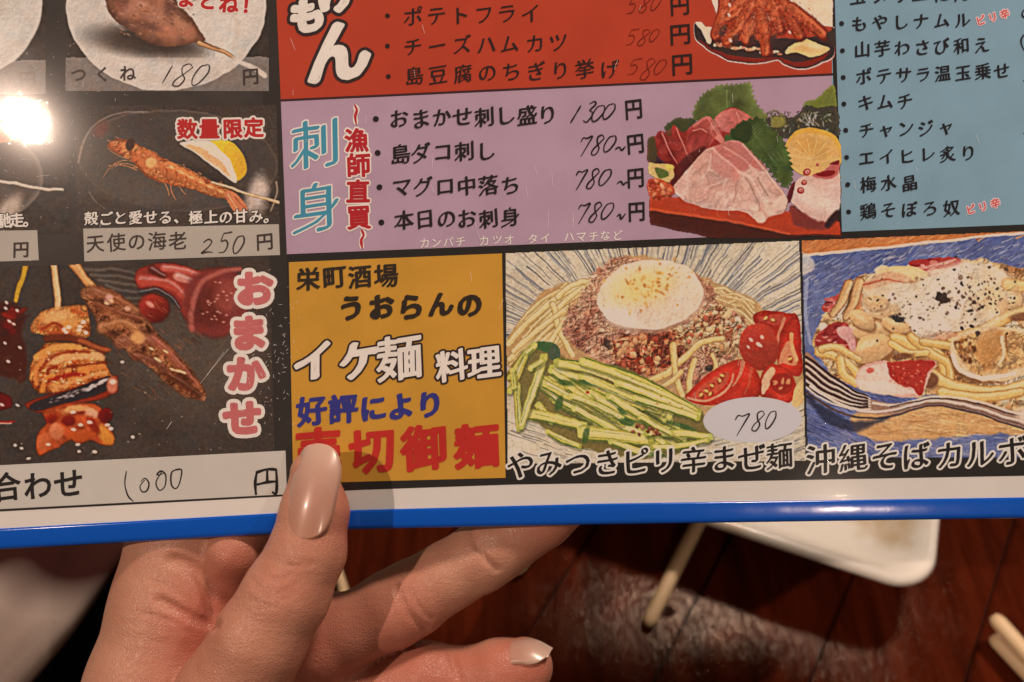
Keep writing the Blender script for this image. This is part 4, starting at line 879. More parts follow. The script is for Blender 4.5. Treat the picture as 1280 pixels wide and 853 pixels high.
# ---- fried sticks on a dark leaf-shaped dish (units 6.737, origin 860,0)
def paint_fried(k=1.25):
    c = Canvas(864, -70, 1044, 92, k, 860, 0, 6.737, (168, 52, 30), 12)
    R = c.R
    red = V(168, 52, 30)
    c.poly([(215, -300), (200, 0), (230, 120), (1215, 230), (1215, -300)], (222, 190, 156), soft=6, smooth=False)
    c.img += ((vnoise(c.X, c.Y, .012, 101) - .5)[..., None] * 24)
    c.al[:] = 0; c.poly([(215, -300), (200, 0), (230, 120), (1215, 230), (1215, -300)], (222, 190, 156), soft=6, smooth=False, op=.6)
    c.poly([(52, 195), (50, 310), (110, 390), (200, 455), (380, 530), (560, 550), (680, 530), (750, 512), (800, 550), (900, 585), (1000, 582), (1120, 540), (1230, 470), (1230, 230), (1130, 300), (700, 330), (260, 330), (130, 200)], (196, 150, 140), soft=6)
    c.poly([(58, 200), (56, 305), (116, 382), (206, 446), (384, 520), (560, 540), (676, 520), (752, 502), (806, 540), (902, 574), (1000, 570), (1116, 528), (1230, 460), (1230, 240), (1130, 300), (700, 330), (260, 330), (130, 200)], (56, 38, 36), soft=5)
    c.poly([(80, 330), (200, 410), (400, 470), (600, 490), (740, 480), (900, 520), (1080, 480), (1200, 440), (1080, 530), (950, 560), (820, 540), (750, 500), (600, 534), (400, 512), (200, 440)], (118, 34, 26), soft=10, nz=6)
    c.poly([(60, 190), (110, 185), (150, 225), (210, 235), (190, 370), (150, 340), (110, 260)], (214, 184, 148), soft=6, nz=8)
    for i in range(26): c.ell(R.uniform(210, 760), 0, 1, 1, 0, red); t = i / 25; c.ell(230 + t * 540, 375 + t * 75 + R.uniform(-14, 14), R.uniform(10, 26), R.uniform(8, 14), 8, [(222, 190, 140), (206, 150, 110), (190, 120, 90)][R.randint(3)], soft=6, op=.9)
    c.poly([(820, 450), (860, 390), (940, 350), (1010, 338), (1100, 370), (1200, 412), (1120, 455), (1020, 480), (920, 445)], (212, 172, 112), soft=6, nz=6); c.ell(960, 420, 60, 26, 0, (196, 146, 80), soft=30, op=.6); c.ell(1060, 390, 70, 20, 10, (226, 192, 140), soft=20, op=.8)
    for pts, w in (([(330, -140), (300, 60), (230, 300)], 110), ([(520, -80), (400, 60), (330, 90)], 90), ([(480, 60), (360, 140), (330, 160)], 60), ([(580, -60), (470, 150), (330, 350)], 100), ([(530, 210), (490, 330)], 105), ([(620, -100), (610, 120), (640, 290), (655, 430)], 110), ([(700, 0), (730, 130), (770, 250)], 100), ([(760, -40), (860, 160), (930, 290)], 110), ([(860, 70), (1000, 170), (1130, 285)], 105), ([(300, 220), (250, 300)], 60)):
        c.line([(p[0] + 14, p[1] + 10) for p in pts], w * 1.1, w * 1.0, (92, 30, 20), soft=14, op=.8)
        c.line(pts, w, w * .8, V(176, 72, 38) + R.uniform(-14, 10), edge=(122, 36, 20), hi=(204, 106, 66), soft=6)
    c.crumble([(330, -60), (560, -60), (760, -40), (1000, 160), (1130, 285), (940, 300), (780, 250), (655, 430), (560, 330), (330, 350), (230, 300), (250, 150)], [(140, 46, 26), (178, 76, 42), (196, 100, 60), (160, 58, 32)], .02, .7, soft=20, nz=10, op=.5, seed=155)
    for x, y in ((720, 340), (400, 330), (300, 260), (540, 350)): c.ell(x, y, 30, 50, 20, (64, 40, 36), soft=20, op=.75)
    for i in range(130):
        c.ell(R.uniform(230, 1100), R.uniform(-60, 300), R.uniform(4, 14), R.uniform(3, 6), R.uniform(40, 120), [(214, 124, 84), (130, 40, 24), (190, 90, 54)][R.randint(3)], soft=6, op=.45)
    for x, y in ((355, 45), (852, 275), (360, 340), (350, 130)): c.ell(x, y, 16, 10, 60, (236, 200, 180), soft=8)
    c.poly([(1160, 290), (1240, 240), (1240, 400), (1190, 330)], (60, 44, 40), soft=8)
    # parts outside the dish are not printed
    c.keep = c.al > .5
    c.img *= (1 + (vnoise(c.X, c.Y, .2, 28, 2) - .5) * .12)[..., None]
    return c

# ---- sashimi (units 4.062, origin 800,90)
def paint_sashimi(k=1.3):
    c = Canvas(806, 94, 1052, 298, k, 800, 90, 4.062, (1, 2, 3), 13)
    R = c.R
    # board
    c.poly([(40, 650), (170, 640), (1010, 740), (1030, 840), (820, 835), (560, 870), (400, 846), (50, 775)], (70, 28, 22), soft=4, smooth=False)
    c.poly([(44, 650), (170, 636), (700, 700), (1015, 760), (1015, 825), (760, 825), (500, 770), (50, 705)], (168, 54, 28), soft=5, smooth=False)
    c.line([(50, 700), (500, 768), (760, 822)], 14, 12, (200, 84, 46), op=.6, soft=8)
    # leaves behind
    def leaf(pts, col, vein, n, seed):
        c.poly(pts, col, soft=3, smooth=False, fn=lambda q, X, Y, d: q * (1 + .7 * (vnoise(X, Y, .012, seed) - .5))[..., None])
    def serr(base, amp, n=5):
        out = []
        for i in range(len(base)):
            a = np.array(base[i], float); b = np.array(base[(i + 1) % len(base)], float)
            d = b - a; nn = np.array((d[1], -d[0])) / (np.linalg.norm(d) + 1e-6)
            m = max(2, int(np.linalg.norm(d) / (amp * 1.6)))
            for q in range(m):
                out.append(a + d * q / m); out.append(a + d * (q + .75) / m + nn * amp)
        return out
    leaf(serr([(270, 225), (290, 165), (330, 110), (400, 72), (560, 60), (572, 130), (600, 180), (640, 230), (560, 330), (400, 330)], 14), (84, 92, 44), None, 0, 111)
    c.line([(440, 90), (440, 180)], 9, 6, (120, 126, 66), op=.6, soft=6)
    c.poly([(120, 290), (170, 240), (240, 228), (290, 250), (300, 330), (150, 340)], (58, 62, 36), soft=5, nz=12, nf=.05)
    c.poly([(835, 150), (900, 130), (980, 70), (990, 190), (930, 220), (840, 210)], (100, 106, 42), soft=4, nz=8)
    c.poly([(640, 250), (700, 210), (780, 225), (840, 175), (900, 180), (1000, 190), (1002, 330), (860, 340), (740, 340)], (62, 56, 44), soft=5, nz=14, nf=.04)
    c.line([(640, 210), (680, 195), (715, 215), (720, 250)], 9, 7, (90, 80, 60), soft=4)
    for i in range(120): c.ell(R.uniform(660, 990), R.uniform(200, 310), R.uniform(3, 16), R.uniform(2, 6), R.uniform(0, 180), [(40, 34, 28), (150, 140, 124), (110, 100, 60), (80, 70, 56), (60, 72, 36)][R.randint(5)], soft=4, op=.75)
    for i in range(10): x = R.uniform(830, 900); c.line([(x, R.uniform(210, 240)), (x + R.uniform(-20, 20), 250), (x + R.uniform(-20, 30), 275)], 4, 3, (180, 170, 155), op=.7)
    c.ell(700, 252, 40, 30, 0, (140, 132, 56), soft=14, nz=10, op=.8)
    # tuna
    c.poly([(40, 350), (80, 320), (110, 300), (150, 330), (180, 280), (215, 310), (250, 290), (340, 230), (380, 270), (420, 200), (480, 186), (540, 215), (580, 255), (560, 280), (520, 260), (500, 290), (430, 360), (330, 420), (200, 560), (150, 560), (100, 470), (40, 455)], (140, 40, 34), soft=4, nz=4)
    for pts, col in (([(75, 330), (110, 305), (190, 460), (150, 520), (90, 430)], (122, 30, 28)), ([(160, 300), (185, 282), (235, 420), (215, 470), (190, 420)], (150, 44, 38)), ([(240, 300), (340, 235), (385, 330), (330, 400), (250, 400)], (166, 66, 58)), ([(270, 270), (350, 230), (430, 340), (420, 365), (370, 330), (320, 300)], (186, 104, 92)), ([(380, 240), (430, 196), (520, 200), (575, 255), (500, 255), (470, 310), (420, 290)], (186, 94, 84)), ([(60, 400), (100, 440), (150, 460), (110, 480), (50, 455)], (60, 34, 44))):
        c.poly(pts, col, soft=8, nz=4, fn=lambda q, X, Y, d: q * (1 + .35 * (vnoise(X, Y, .02, 115) - .5))[..., None])
    c.crumble([(75, 340), (110, 310), (180, 290), (240, 300), (340, 240), (400, 300), (330, 410), (200, 540), (120, 470)], [(104, 26, 24), (146, 44, 38), (166, 66, 56), (126, 34, 30)], .014, .5, soft=14, nz=6, op=.55, seed=145)
    c.crumble([(380, 240), (430, 200), (520, 204), (570, 250), (500, 255), (440, 300), (350, 290)], [(166, 80, 70), (190, 104, 92), (206, 130, 116)], .014, .4, soft=14, nz=6, op=.6, seed=147)
    for pts in ([(110, 310), (150, 400), (190, 465)], [(185, 285), (215, 360), (240, 430)], [(345, 240), (380, 290), (425, 345)], [(490, 210), (505, 240), (500, 270)], [(270, 300), (310, 290), (340, 310)]): c.line(pts, 7, 4, (206, 126, 110), soft=5, op=.8)
    c.poly([(170, 500), (240, 420), (330, 380), (300, 470), (200, 600), (160, 580)], (70, 24, 22), soft=16, op=.8)
    # shiso leaf in front
    leaf(serr([(430, 350), (480, 290), (540, 250), (600, 240), (640, 270), (700, 320), (740, 400), (760, 470), (765, 560), (740, 590), (700, 540), (640, 470), (560, 400), (500, 350)], 17), (62, 78, 36), None, 0, 112)
    for i in range(26):
        t = i / 25; x, y = 560 + 180 * t, 300 + 250 * t; c.line([(x, y), (x + 18, y - 24), (x + 40, y - 34)], 4, 2, (104, 118, 66), op=.5, soft=3); c.line([(x, y), (x - 26, y + 6), (x - 50, y + 20)], 4, 2, (44, 60, 26), op=.6, soft=3)
    c.poly([(460, 300), (530, 250), (570, 290), (540, 360), (480, 350)], (38, 50, 26), soft=14, op=.8)
    # lemon slice
    c.ell(880, 410, 150, 124, 10, (206, 150, 56), soft=5); c.ell(876, 420, 136, 108, 10, (206, 160, 92), soft=16); c.ell(880, 380, 100, 50, 10, (184, 134, 60), soft=40, op=.6)
    for a in range(7): c.line([(868, 440), (868 + math.cos(3.3 + a * .42) * 120, 440 + math.sin(3.3 + a * .42) * 100)], 4, 6, (222, 184, 120), soft=6, op=.5)
    leaf(serr([(700, 330), (740, 400), (765, 480), (760, 560), (720, 560), (690, 440)], 16), (66, 82, 36), None, 0, 113)
    # octopus
    c.poly([(760, 640), (790, 570), (830, 530), (900, 520), (1005, 470), (1010, 720), (950, 770), (880, 760), (800, 700)], (196, 156, 140), soft=5, nz=5)
    c.ell(900, 640, 120, 60, 18, (216, 190, 172), soft=50, op=.9); c.ell(960, 600, 70, 50, 0, (208, 172, 156), soft=40, op=.8); c.poly([(770, 680), (860, 740), (960, 770), (930, 800), (800, 790), (760, 720)], (120, 46, 40), soft=16, nz=8)
    c.poly([(880, 530), (940, 490), (1005, 450), (1005, 520), (940, 545)], (176, 84, 78), soft=8, nz=6); c.poly([(895, 520), (940, 500), (985, 502), (980, 520), (930, 532)], (128, 18, 22), soft=5); c.poly([(960, 466), (1005, 450), (1005, 470)], (120, 22, 24), soft=5)
    for x, y, r in ((850, 508, 20), (818, 606, 17), (838, 566, 14), (906, 468, 8)): c.ell(x, y, r * 1.1, r, -20, (156, 44, 40), soft=4); c.ell(x + 2, y - 2, r * .6, r * .5, -20, (214, 140, 124), soft=4); c.ell(x + 3, y, r * .3, r * .25, 0, (170, 70, 60), soft=3)
    c.poly([(740, 640), (780, 560), (790, 580), (760, 660)], (90, 26, 30), soft=6); c.poly([(940, 770), (1005, 700), (1012, 740), (960, 790)], (50, 28, 30), soft=14)
    # white fish
    F = [(170, 590), (200, 540), (260, 470), (330, 400), (400, 372), (470, 345), (520, 370), (590, 440), (660, 520), (720, 600), (745, 660), (720, 715), (660, 730), (625, 762), (580, 745), (520, 710), (400, 705), (300, 680), (200, 640)]
    c.poly(F, (198, 150, 132), soft=4, nz=3, fn=lambda q, X, Y, d: q * (1 + .2 * (vnoise(X, Y, .008, 121) - .5))[..., None] * np.clip(1.04 - (Y - 500) * .0003, .8, 1.1)[..., None])
    c.crumble(F, [(186, 134, 118), (204, 160, 142), (214, 176, 158), (196, 148, 130)], .012, .35, soft=12, nz=4, op=.6, seed=141)
    c.poly([(370, 388), (470, 347), (540, 385), (640, 500), (560, 490), (500, 520), (430, 450)], (178, 96, 88), soft=16, nz=10, op=.85)
    c.poly([(370, 390), (420, 430), (510, 510), (480, 560), (380, 500), (350, 440)], (190, 120, 106), soft=20, op=.8)
    for pts, w, col in (([(372, 388), (430, 440), (505, 508)], 14, (216, 160, 140)), ([(430, 378), (500, 430), (560, 470)], 10, (210, 146, 128)), ([(505, 510), (560, 540), (620, 640), (640, 680)], 14, (216, 176, 156)), ([(560, 480), (620, 560), (680, 650)], 16, (206, 166, 146)), ([(600, 470), (660, 540), (710, 620)], 10, (170, 130, 108)), ([(540, 540), (600, 650), (610, 700)], 8, (150, 110, 92)), ([(600, 540), (650, 630)], 12, (150, 116, 96)),
                        ([(360, 420), (350, 500), (300, 560)], 6, (214, 180, 164)), ([(440, 540), (420, 600), (430, 680)], 8, (216, 178, 160)), ([(330, 600), (400, 560), (470, 540)], 5, (214, 180, 164)), ([(490, 570), (480, 640), (440, 690)], 9, (172, 118, 106)), ([(300, 640), (380, 590)], 5, (180, 130, 116)), ([(520, 370), (600, 460), (700, 590)], 9, (206, 170, 150))):
        c.line(pts, w, w * .6, col, soft=9, op=.75)
    for x, y, r in ((610, 735, 34), (660, 700, 30), (700, 680, 30), (720, 650, 22), (580, 690, 26), (640, 660, 20)): c.ell(x, y, r, r * .8, 30, (214, 180, 156), soft=14, nz=6, op=.85)
    c.hatch(120, (200, 400, 700, 700), 60, 40, 3, [(170, 116, 104), (222, 190, 172)], op=.25)
    # bits lower left
    c.poly([(40, 460), (90, 465), (160, 470), (170, 520), (140, 560), (60, 540), (42, 500)], (190, 160, 96), soft=6, nz=10); c.poly([(70, 490), (130, 500), (140, 530), (90, 540)], (84, 96, 40), soft=6, nz=8); c.ell(150, 485, 22, 14, 0, (206, 190, 80), soft=8)
    c.poly([(42, 545), (100, 545), (165, 575), (175, 625), (110, 650), (46, 655)], (176, 66, 36), soft=6, nz=10)
    c.grains([(46, 555), (100, 555), (160, 585), (165, 620), (60, 645)], 60, 6, 14, [(196, 84, 48), (156, 50, 28), (214, 116, 74)], dark=.6)
    c.poly([(40, 350), (70, 335), (80, 450), (40, 450)], (70, 56, 34), soft=8, nz=8)
    c.keep = (c.al > .5) & (c.X < 1012 + (c.Y - 30) * .018)
    c.img *= (1 + (vnoise(c.X, c.Y, .12, 29, 2) - .5) * .1)[..., None]
    return c
# ---------------------------------------------------------------- the laminated menu
def poly_y(pts):
    xs = [p[0] for p in pts]; ys = [p[1] for p in pts]
    return lambda x: float(np.interp(x, xs, ys))
Y_RED = lambda x: 126 - .0473 * (x - 350)              # red / purple border
Y_PUR = lambda x: 318 - .0404 * (x - 358)              # lower edge of the purple and blue panels
Y_BAND = lambda x: 328 - .0425 * (x - 360)             # upper edge of the lower picture row
Y_BLK = poly_y([(-400, 662), (0, 639), (345, 620), (440, 613), (640, 606), (960, 601), (1280, 595), (1700, 590)])
Y_BT = poly_y([(-400, 690), (0, 661), (340, 642), (440, 638), (740, 630), (1280, 622), (1700, 618)])
Y_BB = poly_y([(-400, 716), (0, 686), (340, 667), (440, 661), (740, 655), (1280, 647), (1700, 643)])
X_L = poly_y([(-600, 329), (0, 345.5), (126, 351), (318, 358.5), (604, 365.5)])
X0, X1, Y0 = -330, 1600, -420
L_ = 2e-5                                               # the printed layers, 0.02 mm apart

menu = empty('menu', place(640, 655))
tag(menu, 'large laminated menu with food pictures and blue bottom edge held upright in the hand', 'menu')

def band(xs, ya, yb, lift, nrow=2):
    """strip between two curves ya(x) (upper) and yb(x) (lower)"""
    vs = []; fs = []
    for i, x in enumerate(xs):
        for r in range(nrow + 1):
            t = r / nrow; vs.append(place(x, ya(x) * (1 - t) + yb(x) * t, lift))
    k = nrow + 1
    for i in range(len(xs) - 1):
        for r in range(nrow): fs.append((i * k + r, i * k + r + 1, (i + 1) * k + r + 1, (i + 1) * k + r))
    return vs, fs
def quadgrid(c, n, lift):
    """bilinear patch on four print-space corners tl,tr,br,bl"""
    vs = []; fs = []
    for j in range(n + 1):
        for i in range(n + 1):
            u, v = i / n, j / n
            x = (c[0][0] * (1 - u) + c[1][0] * u) * (1 - v) + (c[3][0] * (1 - u) + c[2][0] * u) * v
            y = (c[0][1] * (1 - u) + c[1][1] * u) * (1 - v) + (c[3][1] * (1 - u) + c[2][1] * u) * v
            vs.append(place(x, y, lift))
    w_ = n + 1
    for j in range(n):
        for i in range(n): fs.append((j * w_ + i, (j + 1) * w_ + i, (j + 1) * w_ + i + 1, j * w_ + i + 1))
    return vs, fs
def frange(a, b, n): return [a + (b - a) * i / n for i in range(n + 1)]

# paper core with a back and edges
def build_core():
    xs = frange(X0, X1, 60); vs = []; fs = []; nr = 36
    for back in (0, 1):
        for x in xs:
            for r in range(nr + 1):
                t = r / nr; y = Y0 * (1 - t) + Y_BB(x) * t
                vs.append(place(x, y, -6e-4 if back else 0))
    k = nr + 1; n = len(xs) * k
    for i in range(len(xs) - 1):
        for r in range(nr):
            a = i * k + r; fs.append((a, a + 1, a + k + 1, a + k)); fs.append((n + a, n + a + k, n + a + k + 1, n + a + 1))
    rim = [r for r in range(nr)] + [i * k + nr for i in range(len(xs) - 1)] + [(len(xs) - 1) * k + r for r in range(nr, 0, -1)] + [i * k for i in range(len(xs) - 1, 0, -1)]
    for a, b in zip(rim, rim[1:] + rim[:1]): fs.append((b, a, a + n, b + n))
    return mesh_obj('paper_sheet', vs, fs, print_mat('white_paper', (206, 182, 163), .02), menu, smooth=False)
build_core()
bx = frange(X0, X1, 70)
# blue edging: a slightly rounded strip of tape along the bottom
def build_blue():
    m, nt, b = nodes('blue_tape'); c = ink((4, 68, 142)); b.inputs['Base Color'].default_value = (*c, 1); b.inputs['Roughness'].default_value = .14; b.inputs['Specular IOR Level'].default_value = .4
    N = nt.nodes.new; tc = N('ShaderNodeTexCoord'); n = N('ShaderNodeTexNoise'); n.inputs['Scale'].default_value = 160; n.inputs['Detail'].default_value = 4
    nt.links.new(tc.outputs['Object'], n.inputs['Vector']); bp = N('ShaderNodeBump'); bp.inputs['Strength'].default_value = .12; bp.inputs['Distance'].default_value = .0003
    nt.links.new(n.outputs['Fac'], bp.inputs['Height']); nt.links.new(bp.outputs[0], b.inputs['Normal'])
    xs = frange(X0, X1, 240); vs = []; fs = []
    prof = [(0, .00006), (.0, .00030), (.12, .00036), (.4, .00037), (.8, .00037), (.93, .00030), (1.0, .00008), (1.035, -.0003), (1.0, -.0007)]
    for i, x in enumerate(xs):
        wv = .00001 * math.sin(x * .05) + .000006 * math.sin(x * .13 + 1)
        for t, h in prof: vs.append(place(x, Y_BT(x) * (1 - t) + Y_BB(x) * t, h + wv * (h > 0)))
    k = len(prof)
    for i in range(len(xs) - 1):
        for r in range(k - 1): fs.append((i * k + r, i * k + r + 1, (i + 1) * k + r + 1, (i + 1) * k + r))
    return mesh_obj('blue_edging', vs, fs, m, menu, smooth=True)
build_blue()

BLACK = (60, 49, 43)
def flat(name, vf, rgb, matname, parent=menu, var=.06):
    return mesh_obj(name, vf[0], vf[1], print_mat(matname, rgb, var), parent)
def strip_obj(name, x0, x1, ya, yb, rgb, matname, parent=menu, lift=L_, n=130, var=.06):
    return flat(name, band(frange(x0, x1, n), ya, yb, lift, 30), rgb, matname, parent, var)
# dark left column and the black ground of the lower row
def ycol_obj(name, xa, xb, y0, y1, rgb, matname, lift=L_, n=60, parent=menu, var=.06):
    """column between two x(y) curves"""
    vs = []; fs = []
    for j in range(n + 1):
        y = y0 + (y1 - y0) * j / n
        for r in range(9): t = r / 8; vs.append(place(xa(y) * (1 - t) + xb(y) * t, y, lift))
    for j in range(n):
        for r in range(8): a = j * 9 + r; fs.append((a, a + 9, a + 10, a + 1))
    return flat(name, (vs, fs), rgb, matname, parent, var)
dark = strip_obj('dark_panel', X0, 366, lambda x: Y0, Y_BLK, BLACK, 'black_print', var=.22)
ground = strip_obj('black_ground', 350, X1, Y_PUR, Y_BLK, (40, 33, 29), 'black_band', lift=L_ * 1.5)
red = strip_obj('red_panel', 345, 1044, lambda x: Y0, lambda x: Y_RED(x) - 1.5, (172, 56, 34), 'red_print', lift=L_ * 2)
# trim the red panel's left edge with the dark column: a narrow black sliver follows the slanted edge
sl = ycol_obj('black_rule', lambda y: X_L(y) - 22, lambda y: X_L(y), Y0, 606, (50, 40, 35), 'black_edge', lift=L_ * 2.6, parent=dark)
strip_obj('black_rule', 350, 1046, lambda x: Y_RED(x) - 1.6, lambda x: Y_RED(x) + 1.4, (58, 30, 30), 'rule_ink', parent=red, lift=L_ * 2.4)
pur = strip_obj('purple_panel', 349, 1050, lambda x: Y_RED(x) + 1.2, Y_PUR, (170, 130, 138), 'purple_print', lift=L_ * 2)
X_B = poly_y([(-600, 1026), (0, 1043.5), (292, 1052.5)])
blue = strip_obj('pale_blue_panel', 1040, X1, lambda x: Y0, lambda x: Y_PUR(x) + 0, (122, 141, 147), 'blue_print', lift=L_ * 2.2)
ycol_obj('black_rule', lambda y: X_B(y) - 5, lambda y: X_B(y), Y0, 293, (34, 28, 26), 'black_band', lift=L_ * 3, parent=blue)
orange = mesh_obj('orange_panel', *quadgrid([(361, 328), (627.5, 317), (632, 597.5), (366.5, 604.5)], 20, L_ * 2), print_mat('orange_print', (190, 128, 44), .07), menu)

# ---- printed photographs
def photo_mat():
    if 'photo' in _mats: return _mats['photo']
    m, nt, b = nodes('photo_print'); a = nt.nodes.new('ShaderNodeAttribute'); a.attribute_name = 'ink'
    nt.links.new(a.outputs['Color'], b.inputs['Base Color']); b.inputs['Roughness'].default_value = .6; b.inputs['Specular IOR Level'].default_value = .1
    _mats['photo'] = m; return m
def photo(c, label, parent, lift, clip=None):
    X, Y = np.meshgrid(c.px, c.py)
    P = place_np(X, Y, lift).reshape(-1, 3).astype(np.float32)
    idx = np.arange(c.w * c.h).reshape(c.h, c.w)
    f = np.stack([idx[:-1, :-1], idx[1:, :-1], idx[1:, 1:], idx[:-1, 1:]], -1)
    keep = np.ones((c.h - 1, c.w - 1), bool)
    if hasattr(c, 'keep'): keep &= c.keep[:-1, :-1]
    if clip is not None: keep &= clip(X, Y)[:-1, :-1]
    f = f[keep]
    used = np.unique(f); re = np.zeros(c.w * c.h, int); re[used] = np.arange(len(used)); f = re[f]
    P = P[used]; col = np.ones((len(used), 4), np.float32)
    im = np.clip(c.finish(), 0, 255).reshape(-1, 3)[used]; g = im @ np.array((.3, .59, .11))
    col[:, :3] = ink((im * .92 + g[:, None] * .08) * np.array((1.06, .99, .955)))
    me = bpy.data.meshes.new('photo_print'); n = len(f)
    me.vertices.add(len(P)); me.vertices.foreach_set('co', P.ravel())
    me.loops.add(n * 4); me.loops.foreach_set('vertex_index', f.ravel().astype(np.int32))
    me.polygons.add(n); me.polygons.foreach_set('loop_start', np.arange(0, n * 4, 4, dtype=np.int32))
    me.update(calc_edges=True)
    at = me.color_attributes.new('ink', 'FLOAT_COLOR', 'POINT'); at.data.foreach_set('color', col.ravel())
    me.materials.append(photo_mat())
    o = bpy.data.objects.new('photo_print', me); C.objects.link(o); attach(o, parent); o['label'] = label
    return o
P3 = L_ * 3.2
p_noodle = photo(paint_noodles(), 'printed picture of noodles with egg, mince, cucumber sticks and tomato', menu, P3, lambda X, Y: (X > 631.5 + (Y - 318) * .0115) & (X < 998.5 + (Y - 302) * .03) & (Y > Y_BAND(X) + 0) & (Y < 580 - .012 * (X - 632)))
p_carb = photo(paint_carbonara(), 'printed picture of creamy pasta with a fork on a blue plate', menu, P3, lambda X, Y: (X > 1002 + (Y - 302) * .028) & (Y > Y_BAND(X)) & (Y < 583 - .03 * (X - 1010)))
p_skew = photo(paint_skewers(), 'printed picture of glazed grilled skewers on a dark plate', menu, P3, lambda X, Y: (Y > 336 - .036 * (X + 60)) & (Y < 580 - .048 * X) & (X < X_L(450) - 22 + (Y - 450) * .024))
p_shr = photo(paint_shrimp(), 'printed picture of a grilled shrimp with a lemon wedge', dark, P3, lambda X, Y: X < 345 + (Y - 130) * .03 - 14 * 0)
p_meat = photo(paint_meatball(), 'printed picture of a meatball skewer on a white plate', dark, P3)
photo(paint_side_plate(), 'printed picture of a white plate cut by the frame', dark, P3)
photo(paint_side_dish(), 'printed picture of a dark dish with a skewer cut by the frame', dark, P3)
photo(paint_fried(), 'printed picture of fried sticks on a dark leaf shaped dish', red, P3)
photo(paint_sashimi(), 'printed picture of assorted sashimi with green leaves and lemon', pur, P3)

# ---- pasted strips and the oval price sticker
def patch(name, corners, rgb, matname, parent, lift=L_ * 4, var=.04):
    return mesh_obj(name, *quadgrid(corners, 24, lift), print_mat(matname, rgb, var), parent)
st1 = patch('name_strip', [(104, 286), (348.5, 280.5), (350, 319), (105.5, 327)], (172, 150, 131), 'grey_strip', dark)
st2 = patch('name_strip', [(-120, 290), (46.5, 288), (48.5, 325.5), (-120, 331)], (172, 150, 131), 'grey_strip', dark)
st3 = patch('name_strip', [(-160, 590), (357, 563.5), (358.5, 618), (-160, 645)], (190, 168, 149), 'light_strip', dark)
mesh_obj('black_rule', *quadgrid([(-160, 645), (358.5, 618), (358.5, 620.5), (-160, 648)], 24, L_ * 4.1), print_mat('black_band', (40, 33, 29)), dark)
# white margin below the dark column
strip_obj('white_margin', X0, 362, lambda x: Y_BLK(x) + 1.2, Y_BT, (211, 185, 165), 'white_margin', lift=L_ * 3.4, var=.02)
def oval(cx, cy, rx, ry, ang, lift):
    vs = [place(cx, cy, lift)]; n = 72
    for i in range(n):
        a = i / n * 2 * math.pi; x = rx * math.cos(a); y = ry * math.sin(a); c_, s_ = math.cos(ang), math.sin(ang)
        vs.append(place(cx + x * c_ - y * s_, cy + x * s_ + y * c_, lift))
    return vs, [(0, 1 + (i + 1) % n, 1 + i) for i in range(n)]
stk = mesh_obj('price_sticker', *oval(940.6, 525, 61.5, 28.5, -.03, L_ * 4), print_mat('sticker_paper', (196, 177, 170), .02), menu)
# ---------------------------------------------------------------- lettering
_gly = {}
def glyph(ch, thin=0.0):
    """outline of one character: vertices in em units around the em centre, faces, rim edges"""
    if (ch, thin) in _gly: return _gly[(ch, thin)]
    cu = bpy.data.curves.new('glyph', 'FONT'); cu.body = ch; cu.resolution_u = 3; cu.offset = -thin
    o = bpy.data.objects.new('glyph', cu); C.objects.link(o)
    dg = bpy.context.evaluated_depsgraph_get()
    me = bpy.data.meshes.new_from_object(o.evaluated_get(dg))
    n = len(me.vertices); co = np.zeros(n * 3); me.vertices.foreach_get('co', co); co = co.reshape(-1, 3)[:, :2]
    fs = [tuple(p.vertices) for p in me.polygons]
    cnt = {}
    for f in fs:
        for a, b in zip(f, f[1:] + f[:1]): cnt[(min(a, b), max(a, b))] = cnt.get((min(a, b), max(a, b)), 0) + 1
    rim = [e for e, k in cnt.items() if k == 1]
    co = co - np.array((.5, .375))
    bpy.data.objects.remove(o); bpy.data.curves.remove(cu); bpy.data.meshes.remove(me)
    _gly[(ch, thin)] = (co, fs, rim); return _gly[(ch, thin)]
_rt = np.random.RandomState(77)
OCT = np.array([(math.cos(i * math.pi / 5), math.sin(i * math.pi / 5)) for i in range(10)])
_na = math.radians(-38); NIB = np.array(((math.cos(_na), -math.sin(_na)), (math.sin(_na), math.cos(_na))))   # slanted brush tip
